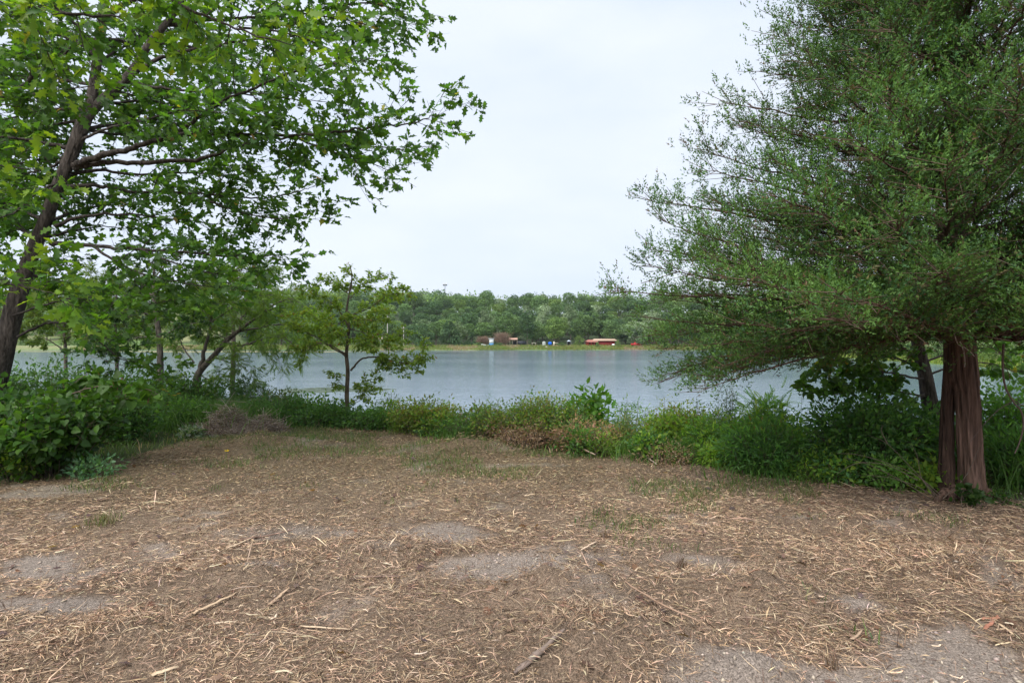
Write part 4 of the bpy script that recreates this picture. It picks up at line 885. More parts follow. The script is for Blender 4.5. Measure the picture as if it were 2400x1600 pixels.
for pts in ([(2205, 1160), (2150, 1115), (2080, 1085), (2010, 1065), (1960, 1062)], [(2200, 1165), (2140, 1100), (2080, 1040), (2040, 1022)], [(2180, 1170), (2120, 1130), (2040, 1090), (1980, 1072)], [(2150, 1125), (2080, 1090), (2010, 1085), (1960, 1110)],
            [(2190, 1160), (2160, 1120), (2150, 1070), (2135, 1040)], [(2200, 1170), (2150, 1140), (2090, 1120), (2030, 1112)], [(2080, 1040), (2066, 1010), (2070, 995)], [(2210, 1168), (2260, 1120), (2290, 1060), (2310, 1020)]):
    Gv.tube(smooth([P(a, b, 5.6 + .0 * a) for a, b in pts], 5), np.linspace(.0045, .0015, (len(pts) - 1) * 5 + 1), 5, (.11, .085, .065))
Gv.obj('wood', M_TWIG, bs)

# ------------------------------------------------------------------ smaller trees on the bank
def small_tree(name, label, base, limbs, tcol, sub_step, sub_len, tw_step, tw_len, K, tpl, size, pals, mat=M_FINE, up=.1, droop=.2, spread=.8, flat=.6, horiz=.5, nparts=0, group=None, yellow=0, keep=1.0):
    base = A(base, float); t = thing(name, label, 'tree', base, group); G = Geo(); tA, tB = [], []
    tp, r0, r1, _ = limbs[0]; G0 = Geo(); p = smooth(tp, 6); G0.tube(p, np.linspace(r0, r1, len(p)), 14, A(tcol), .1, 5); G0.obj('trunk', M_BARK, t, smooth=True)
    a, b = grow(G, limbs[1:] if len(limbs) > 1 else limbs, sub_step * .7, sub_len, tw_step * .5, tw_len, up, horiz, tcol, .0022, 6)
    G.obj('limbs', M_TWIG, t)
    k = rng.random(len(a)) < keep; a, b = a[k], b[k]
    pos, R, sc = leaves_on(a, b, K, size, spread, flat, droop, .02); c = jy(pal(pals, len(pos), .14), pos, 1.3, .25)
    if yellow: i = rng.random(len(pos)) < yellow; c[i] = pal([(.28, .24, .04), (.30, .16, .04)], i.sum())
    print(name, 'leaves', len(pos)); put_leaves(t, tpl, pos, R, sc, c, mat, nparts)
    return t
def gbase(px, Y): x = fpx(px, Y); return A([x, Y, float(gz(x, Y))])
YW = 11.3
bw_ = gbase(818, YW); wl_ = [([bw_ + A([0, 0, -.1]), P(818, 985, YW), P(813, 930, YW), P(815, 870, YW), P(812, 830, YW), P(816, 790, YW), P(818, 760, YW), P(812, 735, YW), P(818, 690, YW), P(825, 650, YW), P(820, 620, YW)], .056, .008, 0)]
WG = [(.17, .27, .035), (.20, .30, .04), (.13, .22, .035), (.22, .29, .045)]
wl_ += [L_([(812, 835), (780, 815), (752, 803), (722, 815), (705, 838)], YW, YW - .6, .022, .003, .3), L_([(812, 830), (775, 808), (740, 790), (705, 770), (680, 745)], YW, YW + .4, .016, .003, .3),
        L_([(822, 868), (848, 842), (880, 836), (920, 845), (955, 850), (985, 828), (998, 815)], YW, YW - .5, .022, .003, .35), L_([(880, 836), (915, 860), (945, 875)], YW - .1, YW - .3, .008, .003, .2),
        L_([(818, 770), (850, 778), (890, 785), (930, 788), (955, 780)], YW, YW + .6, .014, .003, .25), L_([(816, 765), (800, 735), (780, 712), (745, 690), (712, 672)], YW, YW - .4, .016, .003, .25),
        L_([(818, 740), (860, 725), (890, 705), (915, 690), (945, 690)], YW, YW - .5, .014, .003, .2), L_([(815, 745), (790, 760), (750, 750), (715, 735)], YW, YW + .7, .012, .003, .2),
        L_([(820, 700), (850, 670), (880, 655), (905, 650)], YW, YW + .4, .01, .003, .1), L_([(818, 690), (790, 670), (765, 660), (750, 662)], YW, YW + .3, .01, .003, .1), L_([(822, 690), (825, 655), (818, 632)], YW, YW, .009, .003, .1),
        L_([(815, 910), (790, 890), (782, 878)], YW, YW - .3, .008, .002, .2), L_([(818, 945), (845, 930), (862, 905), (880, 890)], YW, YW - .3, .009, .002, .25), L_([(818, 950), (850, 935), (868, 918)], YW, YW + .3, .008, .002, .4),
        L_([(815, 800), (840, 800), (870, 810), (900, 815)], YW, YW - .8, .01, .002, .2), L_([(815, 790), (790, 785), (770, 770)], YW, YW - .9, .01, .002, .1), L_([(816, 730), (835, 745), (870, 750), (900, 745)], YW, YW - .8, .01, .002, .1)]
small_tree('walnut_tree', 'small open walnut tree standing alone before the middle of the lake', bw_, wl_, (.12, .095, .07), .075, .36, .05, .09, 6, OVATE2, .08, WG, up=.15, droop=.35, yellow=.02, keep=.9)
YM = 13.2
b1 = gbase(374, YM)
small_tree('slender_tree', 'slender upright tree with bare grey lower trunk, second tree right of the oak', b1, [([b1 + A([0, 0, -.1]), P(376, 960, YM), P(376, 880, YM), P(374, 800, YM), P(368, 750, YM), P(362, 700, YM), P(360, 660, YM), P(362, 620, YM)], .1, .02, 0),
    L_([(360, 700), (340, 670), (318, 640), (290, 620)], YM, YM, .03, .004, .2), L_([(366, 740), (400, 720), (440, 700), (480, 690)], YM, YM + 1, .025, .004, .2), L_([(366, 750), (330, 730), (280, 725), (230, 735)], YM, YM - 1, .025, .004, .2),
    L_([(374, 790), (330, 790), (290, 800), (250, 805)], YM, YM + .5, .02, .004, .3), L_([(374, 800), (410, 770), (440, 760), (470, 755)], YM, YM - .8, .02, .004, .2), L_([(362, 650), (390, 620), (420, 600), (450, 590)], YM, YM, .02, .004, .2),
    L_([(362, 640), (345, 600), (320, 570)], YM, YM + .6, .02, .004, .2), L_([(376, 865), (340, 862), (300, 858), (250, 846), (200, 830)], YM, YM - .5, .018, .004, .35)],
    (.15, .13, .11), .17, .6, .11, .14, 10, OVATE2, .12, [(.045, .095, .03), (.06, .12, .035), (.05, .10, .05)], M_LEAF, keep=.85)
b2 = gbase(466, 12.8); YL = 12.8
LG = [(.13, .225, .04), (.105, .19, .04), (.15, .245, .045), (.17, .25, .045)]
small_tree('locust_tree', 'feathery locust tree forking low and drooping over the water, left of the walnut', b2, [([b2 + A([0, 0, -.1]), P(464, 930, YL), P(462, 890, YL), P(470, 868, YL), P(500, 835, YL), P(530, 800, YL), P(560, 775, YL), P(600, 745, YL), P(640, 722, YL)], .11, .02, 0),
    L_([(470, 865), (480, 820), (490, 780), (495, 740), (492, 700)], YL, YL, .06, .01, .4), L_([(530, 800), (560, 810), (600, 800), (640, 790), (680, 800), (700, 830)], YL, YL - .8, .03, .004, .2), L_([(560, 775), (600, 770), (650, 760), (700, 765), (715, 790)], YL, YL + .6, .03, .004, .2),
    L_([(600, 745), (640, 715), (680, 700), (705, 710)], YL, YL - .4, .025, .004, .1), L_([(492, 720), (520, 680), (560, 650), (600, 640)], YL, YL + .4, .025, .004, .1), L_([(490, 760), (530, 730), (580, 700), (640, 690)], YL, YL - .8, .025, .004, .15),
    L_([(494, 730), (480, 690), (460, 660)], YL, YL, .02, .004, .1), L_([(455, 850), (430, 815), (420, 790), (400, 770)], YL, YL + .5, .02, .004, .3), L_([(500, 835), (540, 850), (570, 860), (590, 880)], YL, YL - .6, .015, .003, .3),
    L_([(640, 790), (650, 830), (655, 850)], YL - .5, YL - .5, .008, .003, .1), L_([(560, 775), (570, 730), (600, 700), (620, 670)], YL, YL + .9, .02, .004, .1), L_([(462, 900), (430, 880), (415, 860)], YL, YL - .5, .012, .003, .2), L_([(470, 880), (500, 890), (520, 870)], YL, YL - .5, .012, .003, .2)],
    (.10, .085, .07), .15, .55, .12, .10, 3, LOCUST, .22, LG, up=-.05, droop=.5, keep=.95)
b3 = gbase(545, 14.2); YQ = 14.2
small_tree('ash_tree', 'taller light green tree rising behind the feathery locust', b3, [([b3 + A([0, 0, -.1]), P(545, 900, YQ), P(548, 800, YQ), P(545, 720, YQ), P(550, 640, YQ)], .08, .015, 0),
    L_([(548, 760), (590, 720), (620, 680), (640, 650)], YQ, YQ, .03, .004, .1), L_([(547, 740), (510, 700), (480, 670), (455, 650)], YQ, YQ, .03, .004, .1), L_([(546, 700), (580, 660), (600, 630), (610, 615)], YQ, YQ - .7, .02, .004, .1),
    L_([(548, 690), (520, 650), (500, 620)], YQ, YQ + .6, .02, .004, .1), L_([(550, 660), (555, 630), (560, 608)], YQ, YQ, .015, .004, .1), L_([(548, 780), (600, 770), (650, 740), (670, 715)], YQ, YQ + .8, .02, .004, .1), L_([(548, 800), (500, 780), (450, 770)], YQ, YQ + .8, .02, .004, .1)],
    (.12, .10, .085), .14, .6, .11, .14, 19, LANCE, .14, [(.12, .2, .04), (.10, .17, .04), (.14, .22, .045)], up=.1, droop=.3)
for px, Y_, top, lb in ((150, 16, 640, 'light green feathery tree behind the oak trunk at the left'), (270, 17.5, 650, 'yellow green feathery tree between the oak trunk and the slender tree'), (10, 15.5, 655, 'green tree mostly hidden by the lower oak trunk')):
    b_ = gbase(px, min(Y_, 14.6)); Y_ = min(Y_, 14.6)
    lm = [([b_ + A([0, 0, -.1]), P(px + 4, 850, Y_), P(px, 750, Y_), P(px + 5, top, Y_)], .06, .012, 0)]
    for q in range(7): s_ = 1 if q % 2 else -1; h_ = 820 - q * 22; lm.append(L_([(px, h_), (px + s_ * 40, h_ - 26), (px + s_ * (75 + 15 * (q % 3)), h_ - 34 - 6 * q % 9)], Y_, Y_ + rng.uniform(-.8, .8), .02, .004, .15))
    small_tree('sapling_tree', lb, b_, lm, (.12, .10, .085), .14, .6, .11, .14, 18, LANCE, .14, [(.14, .21, .045), (.11, .18, .04), (.16, .23, .05)], up=.1, droop=.3)
YP = 8.2; b4 = gbase(2186, YP)
t = small_tree('persimmon_tree', 'dark leaning trunk with broad leaves, just left behind the cedar trunks', b4, [([b4 + A([0, 0, -.1]), P(2186, 980, YP), P(2176, 930, YP), P(2168, 880, YP), P(2158, 840, YP), P(2150, 800, YP), P(2145, 740, YP), P(2150, 650, YP)], .125, .06, 0),
    L_([(2168, 870), (2130, 850), (2080, 835), (2030, 835), (1990, 850)], YP, YP - .7, .022, .003, .25), L_([(2170, 890), (2120, 880), (2060, 870), (2010, 880), (1960, 890), (1920, 880)], YP, YP - 1.2, .02, .003, .3),
    L_([(2176, 930), (2120, 920), (2060, 905), (2000, 915), (1950, 925), (1905, 910)], YP, YP - 1.3, .018, .003, .3), L_([(2160, 850), (2110, 810), (2060, 800), (2010, 805)], YP, YP - .3, .02, .003, .2), L_([(1960, 890), (1935, 870), (1922, 858)], 7.0, 6.9, .006, .002, .1),
    L_([(2172, 880), (2230, 860), (2310, 850), (2370, 870), (2400, 890)], YP, YP - .4, .018, .003, .4), L_([(2160, 850), (2250, 820), (2330, 815), (2390, 830)], YP, YP, .018, .003, .4), L_([(2174, 920), (2140, 935), (2100, 945), (2050, 950)], YP, YP - .8, .012, .003, .2)],
    (.075, .06, .05), .12, .45, .09, .10, 4, HEART, .08, [(.08, .17, .035), (.065, .145, .03), (.11, .21, .04)], M_LEAF, up=.1, droop=.3, yellow=.015, keep=.9, nparts=120)
# ------------------------------------------------------------------ shrubs and weeds of the bank
def shrub(name, label, px, Y, wpx, top, nst, K, tpl, size, pals, mat=M_LEAF, depth=None, spread=.9, flat=.45, off=.07, t0=.12, col=(.12, .09, .07), up=.0, nparts=0, dead=0, arch=.35, cat='shrub', base_py=None, dpal=None, topvar=.35, stemr=.005, flowers=None, slope=.0):
    if not nparts and nst > 20 and tpl is not WALNUT: K = int(K * 1.6); size *= 1.12; pals = [tuple(np.array(v) * (2.1 if px > 1650 else 1.6)) for v in pals]
    if tpl is OVATE and size < .075: tpl = OVATE2; size *= 1.1
    x = fpx(px, Y); z0 = float(gz(x, Y)); w = wpx / F_PX * Y * .5; d = depth or w * .75; h = CAMZ - (top - 800) / F_PX * Y - z0; h = max(h, .07)
    t = thing(name, label, cat, (x, Y, z0)); a = rng.uniform(0, 6.283, nst); q = np.sqrt(rng.uniform(0, 1, nst))
    tx, ty = x + np.cos(a) * q * w, Y + np.sin(a) * q * d
    hh = h * (1 - .45 * q ** 2.5) * (1 - topvar * (rng.random(nst) ** 1.6)) * (.8 + .35 * vnoise(tx * 2.2 / max(w, .3) * 1.2, ty * 2, int(px)))
    bx, by = x + np.cos(a) * q * w * .45 + rng.normal(size=nst) * .05, Y + np.sin(a) * q * d * .45 + rng.normal(size=nst) * .05
    b = np.stack([bx, by, gz(bx, by)], 1); e = np.stack([tx, ty, b[:, 2] * 0 + z0 + hh], 1)
    m = (b + e) / 2 + np.stack([(bx - tx) * arch * .5, (by - ty) * arch * .5, hh * arch * .35], 1) + rng.normal(size=(nst, 3)) * .04
    def curve(u): u = u[..., None]; return (1 - u) ** 2 * b[:, None] + 2 * u * (1 - u) * m[:, None] + u * u * e[:, None]
    us = np.linspace(0, 1, 4)[None].repeat(nst, 0); c5 = curve(us); G = Geo(); rr = np.linspace(stemr, stemr * .3, 4)
    for k in range(3): G.segs(c5[:, k], c5[:, k + 1], rr[k], rr[k + 1], pal([col], nst))
    u = rng.uniform(t0, 1.0, (nst, K)) ** .8; p = curve(u); tg = norm(curve(np.clip(u + .05, 0, 1.05)) - curve(u - .02))
    o = rng.normal(size=(nst, K, 3)) * off; p2 = p + o; n = nst * K
    tw = rng.random((nst, K)) < .1; G.segs(p[tw], p2[tw], .0016, .001, A(col)); G.obj('stems', M_TWIG, t, kind='stuff' if nst > 40 else None) if nst > 40 else G.obj('stems', M_TWIG, t)
    dd = norm(norm(o) + tg * .5 + rng.normal(size=(nst, K, 3)) * spread * .6 + A([0, 0, up - .12])).reshape(-1, 3)
    upv = norm(A([0, 0, 1.]) * flat + rng.normal(size=(n, 3)) * (1 - flat) * 1.2); p2 = p2.reshape(-1, 3)
    gzz = gz(p2[:, 0], p2[:, 1]); p2[:, 2] = np.maximum(p2[:, 2], gzz + .02)
    sc = size * rng.uniform(.55, 1.2, n); c = jy(pal(pals, n, .14), p2, 2.2, .28)
    if dead:
        f = ((p2[:, 2] - gzz) / h + rng.normal(size=n) * .12) < dead; c[f] = pal(dpal or [(.22, .13, .085), (.17, .10, .07), (.27, .18, .12)], f.sum())
    put_leaves(t, tpl, p2, frames(dd, upv), sc, c, mat, nparts)
    if flowers:
        fc, fn, fs = flowers; i = rng.choice(nst, fn); G = Geo(); pf = e[i] + rng.normal(size=(fn, 3)) * .04
        nn = 7
        for k in range(nn):
            an = k * 6.283 / nn; dv = np.broadcast_to(A([math.cos(an), math.sin(an), .35]), (fn, 3)); G.scatter(LANCE, pf, frames(norm(dv), np.broadcast_to(A([0, 0, 1.]), (fn, 3))), fs, pal([fc], fn))
        G.obj('flowers', M_FINE, t)
    return t
DG = [(.032, .078, .022), (.045, .10, .026), (.038, .085, .03)]; MG = [(.05, .11, .025), (.065, .135, .03), (.045, .095, .028)]
YG = [(.10, .17, .025), (.13, .19, .03), (.075, .14, .025)]; BG = [(.055, .11, .05), (.07, .13, .065), (.05, .10, .045)]; OLV = [(.11, .14, .03), (.09, .12, .03), (.14, .15, .035), (.12, .10, .03)]
# left, nearest first
shrub('redbud_shrub', 'near shrub with large heart shaped leaves at the left edge, before the oak foot', 110, 6.9, 300, 905, 110, 26, HEART, .085, [(.04, .10, .018), (.055, .13, .02), (.035, .085, .02), (.07, .15, .022)], depth=.8, off=.08, nparts=300, up=-.1, flat=.5, arch=.5)
shrub('redbud_shrub', 'dark leafy shrub filling the left edge under the oak trunk', -60, 7.2, 300, 885, 70, 24, HEART, .085, DG, depth=.9, off=.09)
G = Geo(); lb_ = thing('redbud_branch', 'long branch of hanging heart leaves and brown pods reaching right at the left edge', 'branch', P(200, 960, 7.2))
brs = [L_([(60, 990), (130, 945), (190, 915), (250, 905), (310, 905), (355, 915)], 7.3, 6.9, .012, .003, .15), L_([(110, 980), (150, 925), (190, 885), (215, 872)], 7.4, 7.3, .008, .003, .2), L_([(180, 930), (250, 925), (300, 935)], 7.2, 7.4, .006, .002, .1)]
a_, b_ = grow(G, brs, .10, .18, .08, .07, up=0, horiz=.5, col=(.10, .075, .06)); G.obj('limbs', M_TWIG, lb_)
pos, R, sc = leaves_on(a_, b_, 2, .12, .7, .4, .5, .02); put_leaves(lb_, HEART, pos, R, sc, pal([(.07, .16, .022), (.055, .12, .02), (.09, .19, .03)], len(pos)), M_LEAF, 150)
i = rng.choice(len(b_), 34); G = Geo(); G.scatter(LANCE, b_[i], frames(norm(rng.normal(size=(34, 3)) * .25 + A([0, 0, -1.])), rdir(34)), .09, pal([(.20, .11, .06), (.16, .09, .05)], 34)); G.obj('pods', M_FINE, lb_)
shrub('low_weed', 'low bright weed at the foot of the heart leaf shrub', 60, 6.6, 130, 1020, 26, 18, OVATE, .05, YG, off=.04, cat='weed')
shrub('bramble', 'blue green bramble leaves at the right foot of the heart leaf shrub', 215, 6.75, 120, 1075, 22, 16, OVATE, .05, [(.07, .15, .07), (.09, .17, .09)], off=.05, cat='weed')
shrub('weedy_shrub', 'dense dark shrub right behind the heart leaf shrub', 270, 9.0, 180, 905, 75, 30, OVATE, .07, DG + MG, off=.09)
shrub('goldenrod', 'tall weeds with yellow flower heads left of the tall grass', 372, 10.6, 110, 905, 50, 26, LANCE, .11, MG, off=.05, arch=.1, cat='wildflower', flowers=((.65, .45, .02), 14, .05))
shrub('weedy_shrub', 'mid green weeds between the yellow flowers and the dead brush pile', 430, 10.4, 120, 935, 60, 28, OVATE, .065, MG, off=.08, flowers=None)
shrub('weedy_shrub', 'leafy tangle under the slender tree', 330, 12.4, 260, 868, 100, 26, OVATE, .08, MG + DG, off=.12, depth=1.0)
shrub('weedy_shrub', 'leafy tangle under the feathery locust', 480, 12.6, 200, 880, 80, 26, OVATE, .075, DG + MG, off=.1, depth=.9)
shrub('weedy_shrub', 'dark bank shrub behind the oak trunk', 120, 12, 360, 850, 130, 26, OVATE, .085, DG + BG, off=.13, depth=1.2)
shrub('weedy_shrub', 'dark bank shrub at the left frame edge behind the oak trunk', -90, 11, 300, 830, 100, 26, OVATE, .085, DG, off=.13, depth=1.2)
shrub('sumac_shrub', 'feathery shrub top behind the right half of the dead brush pile', 590, 12.3, 110, 872, 40, 14, WALNUT, .17, MG + BG, M_FINE, off=.06)
shrub('wispy_shrub', 'shrub with thin dark wisps pointing right, between the brush pile and the walnut', 655, 11.6, 150, 915, 60, 30, OVATE, .055, [(.05, .085, .035), (.07, .09, .04)], off=.07)
shrub('honeysuckle', 'dark rounded shrub right behind the dead brush pile', 660, 11.3, 180, 935, 75, 34, OVATE, .06, DG, off=.08)
shrub('honeysuckle', 'broad dark green shrub around the walnut foot', 780, 10.9, 220, 955, 95, 34, OVATE, .06, DG + MG, off=.08, depth=.6)
shrub('honeysuckle', 'bright leafed shrub top just left of the walnut trunk', 765, 11.7, 120, 912, 45, 24, OVATE, .075, MG + YG, off=.08)
shrub('willow_sapling', 'thin wispy bluish sapling right of the walnut trunk', 912, 11.2, 110, 912, 26, 38, LANCE, .055, [(.07, .10, .07), (.09, .12, .08)], M_FINE, off=.05, arch=.1, topvar=.4)
shrub('wild_rose', 'olive green arching shrub in the middle left, first right of the wispy sapling', 1005, 10.1, 190, 938, 120, 34, OVATE, .05, YG + OLV, off=.07, arch=.6)
shrub('low_weed', 'dark weed clump between the walnut shrub and the olive green one', 900, 10.5, 120, 965, 50, 26, OVATE, .05, MG, off=.07)
# middle and right
shrub('wild_rose', 'large yellow green shrub with brown dead skirt in the centre', 1250, 8.9, 280, 925, 150, 42, OVATE, .042, OLV + YG + MG, off=.08, depth=.55, dead=.30, arch=.5)
shrub('wild_rose', 'left flank of green shoots beside the large centre shrub', 1150, 9.2, 110, 940, 50, 30, LANCE, .06, MG + YG, off=.06, dead=.2)
shrub('pokeweed', 'large leafed green plant topping the centre shrub at its right', 1385, 9.3, 95, 898, 26, 20, OVATE, .115, [(.08, .17, .03), (.06, .14, .03)], off=.08, flat=.6)
shrub('dead_weeds', 'brown withered weeds at the right foot of the large centre shrub', 1370, 8.3, 170, 985, 75, 26, LANCE, .055, [(.22, .13, .085), (.28, .17, .11), (.16, .10, .07), (.08, .10, .03)], M_FINE, off=.06, arch=.6)
shrub('goldenrod', 'slim weeds with pale arching tips over the water, right of the centre shrub', 1480, 9.2, 130, 930, 34, 30, LANCE, .07, MG + YG, off=.05, arch=.15, topvar=.5, cat='weed')
shrub('tall_weed', 'tall yellowish weed stalk standing out over the water', 1565, 8.7, 60, 905, 9, 26, LANCE, .075, [(.22, .26, .08), (.16, .22, .05)], off=.03, arch=.1, cat='weed')
shrub('sumac_sapling', 'small weed with red brown drooping leaves over the water', 1612, 8.6, 50, 928, 7, 12, LANCE, .085, [(.25, .07, .04), (.3, .12, .06)], off=.04, cat='weed', up=-.4)
shrub('weedy_shrub', 'yellow green leafy weeds under the tall yellowish stalk', 1600, 8.5, 180, 955, 80, 30, OVATE, .05, YG + OLV, off=.07)
shrub('willow_sapling', 'upright grey green sapling with small leaves before the hanging cedar tips', 1705, 8.3, 60, 868, 18, 60, OVATE, .035, [(.07, .12, .06), (.10, .15, .09)], off=.04, arch=.05, topvar=.4)
shrub('willow_sapling', 'slanting grey green sapling left of the upright one', 1655, 8.4, 90, 912, 14, 44, OVATE, .033, [(.08, .13, .06), (.10, .15, .08)], off=.035, arch=.1, topvar=.5)
shrub('weedy_shrub', 'fresh green weeds below the grey green saplings', 1690, 7.9, 200, 975, 110, 32, LANCE, .075, MG + YG, off=.07)
shrub('goldenrod', 'two slim plumed weeds standing over the water left of the broad leaved tree', 1860, 7.9, 70, 888, 8, 50, LANCE, .03, [(.10, .15, .07)], off=.02, arch=.0, cat='weed', topvar=.3)
shrub('mimosa_shrub', 'feathery arching shrub over the water right of the saplings', 1800, 8.0, 150, 905, 24, 12, LOCUST, .17, MG + YG, M_FINE, off=.05, arch=.6)
shrub('weedy_shrub', 'bright leafed bank weeds below the feathery arching shrub', 1810, 7.7, 170, 955, 90, 30, OVATE, .055, MG + YG, off=.08)
shrub('weedy_shrub', 'deep green weed bank at the clearing edge left of the big dark shrub', 1790, 6.95, 220, 1000, 110, 32, LANCE, .08, DG + MG, off=.08, depth=.4)
shrub('spicebush', 'big dark shrub with pale flecked leaves left of the cedar trunks', 2030, 6.8, 300, 925, 140, 36, OVATE, .06, DG + MG + [(.08, .15, .04)], off=.10, depth=.65, arch=.6, nparts=0)
shrub('spicebush', 'leafy shrub between the big dark shrub and the cedar trunks', 2150, 6.9, 150, 955, 70, 32, OVATE, .06, DG + MG, off=.09)
shrub('low_weed', 'small bright leafed plant low before the big dark shrub', 2075, 6.15, 110, 1085, 26, 18, OVATE, .055, [(.09, .17, .035), (.07, .14, .03)], off=.05, cat='weed')
shrub('weedy_shrub', 'green shrub right of the cedar trunks at the right edge', 2370, 7.2, 190, 905, 100, 36, OVATE, .06, MG, off=.1, depth=.8)
shrub('weedy_shrub', 'lower dark weeds at the right edge beside the cedar trunk', 2370, 6.4, 130, 1010, 60, 30, LANCE, .09, DG + MG, off=.09)
shrub('weedy_shrub', 'shrub beyond the right frame edge', 2560, 7.0, 260, 900, 70, 30, OVATE, .065, MG, off=.1) if False else None
shrub('low_weed', 'small weed sprouting at the right foot of the cedar', 2330, 5.7, 70, 1160, 14, 14, OVATE, .05, MG, off=.04, cat='weed')
shrub('low_weed', 'little broad leafed plant between the cedar trunk feet', 2268, 5.55, 40, 1130, 9, 10, HEART, .06, MG, off=.03, cat='weed')
shrub('white_leaf_weed', 'small plant with whitish leaves left of the dead brush pile', 450, 9.3, 50, 1005, 22, 16, OVATE, .06, [(.17, .20, .17), (.12, .16, .12), (.05, .09, .04)], off=.04, cat='weed', flat=.7)
for k, (px, Y_, w, top, lb) in enumerate([(1225, 8.5, 150, 985, 'brown withered twigs along the left foot of the centre shrub'), (1560, 7.6, 150, 1040, 'grey brown dead stalks at the clearing edge right of the centre'), (560, 10.0, 30, 1020, 'x')][:2]):
    shrub('dead_weeds', lb, px, Y_, w, top, 60, 20, LANCE, .04, [(.25, .17, .12), (.2, .13, .09), (.3, .22, .16)], M_FINE, off=.05, arch=.6)
LW = ['right below the walnut trunk', 'below the thin wispy sapling', 'under the left of the olive shrub', 'under the right of the olive shrub', 'left of the centre shrub', '', '', 'right foot of the centre shrub', 'just right of the withered weeds',
      'below the tall yellowish stalk', 'below the slanting sapling', 'below the upright sapling', 'below the feathery arching shrub', 'left of the big dark shrub', 'left part of the big dark shrub', 'middle of the big dark shrub', 'left of the cedar foot']
KW = ['right of the walnut', 'behind the olive shrub', 'left behind the centre shrub', 'behind the centre shrub', 'at the right shoulder of the centre shrub', 'right of the leafy pokeweed', 'around the pale arching weeds', 'around the tall yellowish stalk',
      'around the upright sapling', 'behind the feathery arching shrub', 'behind the big dark shrub', 'between the big dark shrub and the cedar']
for k in range(17):
    px = 860 + k * 80 + rng.uniform(-25, 25)
    if 1130 < px < 1360: continue
    Yc = 9.0
    for _ in range(6): Yc = float(yclear(np.array(fpx(px, Yc)))) + .12
    t_ = shrub('low_weed', ('narrow' if k % 2 else 'broad') + ' leaved low weeds at the clearing edge, ' + LW[k], px, Yc, rng.uniform(80, 130), 800 + (CAMZ - rng.uniform(.22, .40)) / Yc * F_PX, 40, 16, LANCE if k % 2 else OVATE, .06, [MG, YG, DG + YG][k % 3], off=.06, cat='weed', arch=.7); t_['group'] = 'low weeds along the edge of the clearing'
for k in range(12):
    px = 900 + k * 112 + rng.uniform(-25, 25); Yc = 9.0
    for _ in range(6): Yc = float(yclear(np.array(fpx(px, Yc)))) + .75
    t_ = shrub('bank_weed', ('narrow' if k % 2 else 'broad') + ' leaved knee high weeds on the bank, ' + KW[k], px, Yc, rng.uniform(110, 160), 800 + (CAMZ - rng.uniform(.45, .62)) / Yc * F_PX, 50, 18, LANCE if k % 2 else OVATE, .065, [YG, MG, MG + OLV][k % 3], off=.07, cat='weed', arch=.4); t_['group'] = 'knee high weeds on the near bank'
# dead brush pile
xb0, yb0 = fpx(560, 9.9), 9.9; t = thing('brush_pile', 'heap of dead grey brown brush at the clearing edge left of the middle', 'brush pile', (xb0, yb0, float(gz(xb0, yb0))))
G = Geo(); n = 3800; a = rng.uniform(0, 6.283, n); q = np.sqrt(rng.uniform(0, 1, n)); x = xb0 + np.cos(a) * q * .85; y = yb0 + np.sin(a) * q * .5
z = gz(x, y) + rng.uniform(.0, 1, n) * .46 * (1 - q ** 1.5) * (.25 + 1.3 * vnoise(x * 2.6, y * 3, 6)); p0 = np.stack([x, y, z], 1); d = norm(rng.normal(size=(n, 3)) * A([1, 1, .55])); ln = .06 + .6 * rng.random(n) ** 3
G.segs(p0 - d * ln[:, None] * .5, p0 + d * ln[:, None] * .5, .0035, .002, pal([(.27, .22, .18), (.19, .145, .11), (.38, .32, .27), (.12, .085, .062)], n)); G.obj('twigs', M_TWIG, t, kind='stuff')
G = Geo(); m = 3000; i = rng.choice(n, m); G.scatter(OVATE2, p0[i] + rng.normal(size=(m, 3)) * .04, frames(rdir(m), rdir(m)), rng.uniform(.02, .045, m), pal([(.34, .29, .24), (.24, .185, .14), (.16, .12, .09)], m)); G.obj('dead_leaves', M_FINE, t, kind='stuff')

# ------------------------------------------------------------------ grass (uncountable)
def bank_pts(n, lo, hi, x0=-9, x1=7.5):
    x = rng.uniform(x0, x1, n * 2); y = yclear(x) + rng.uniform(lo, hi, n * 2); k = y < ynear(x) + .2; return x[k][:n], y[k][:n]
G = Geo(); x, y = bank_pts(14000, -.25, 3.6); hm = .02 + .27 * fbm(x * .9, y * .9, 61); hm *= 1 - .45 * smoothstep(.5, 3, y - yclear(x))
ed = smoothstep(.35, -.2, y - yclear(x)); hm *= 1 - .7 * ed; hm *= 1 - .4 * smoothstep(1.5, 3.5, x); n = len(x)
c = jy(pal([(.08, .15, .03), (.065, .12, .03), (.12, .18, .04), (.05, .10, .03)], n), np.stack([x, y, y], 1), .8, .3); dr = (rng.random(n) < .1 + .35 * ed)[:, None]
c = c * (1 - dr) + pal([(.28, .20, .12), (.36, .27, .17)], n) * dr
blades(G, on_ground(x, y, -.01), hm * rng.uniform(.6, 1.4, n), rng.uniform(.006, .014, n), c, .8, 2)
for px, Y_, sx, sy, hh, nn in ((470, 10.9, .8, .5, .5, 4200), (1500, 8.5, .45, .3, .3, 1800), (1650, 8.0, .6, .3, .3, 1800), (1090, 9.8, .3, .4, .25, 1200), (2370, 6.9, .5, .6, .6, 2200), (1880, 6.75, .5, .25, .2, 700)):
    x = fpx(px, Y_) + rng.normal(size=nn) * sx; y = Y_ + rng.normal(size=nn) * sy
    blades(G, on_ground(x, y, -.01), hh * rng.uniform(.5, 1.25, nn), rng.uniform(.006, .013, nn), jy(pal([(.075, .16, .03), (.06, .13, .025), (.10, .19, .035)], nn), np.stack([x, y, y], 1), 1.2, .3), .75, 2)
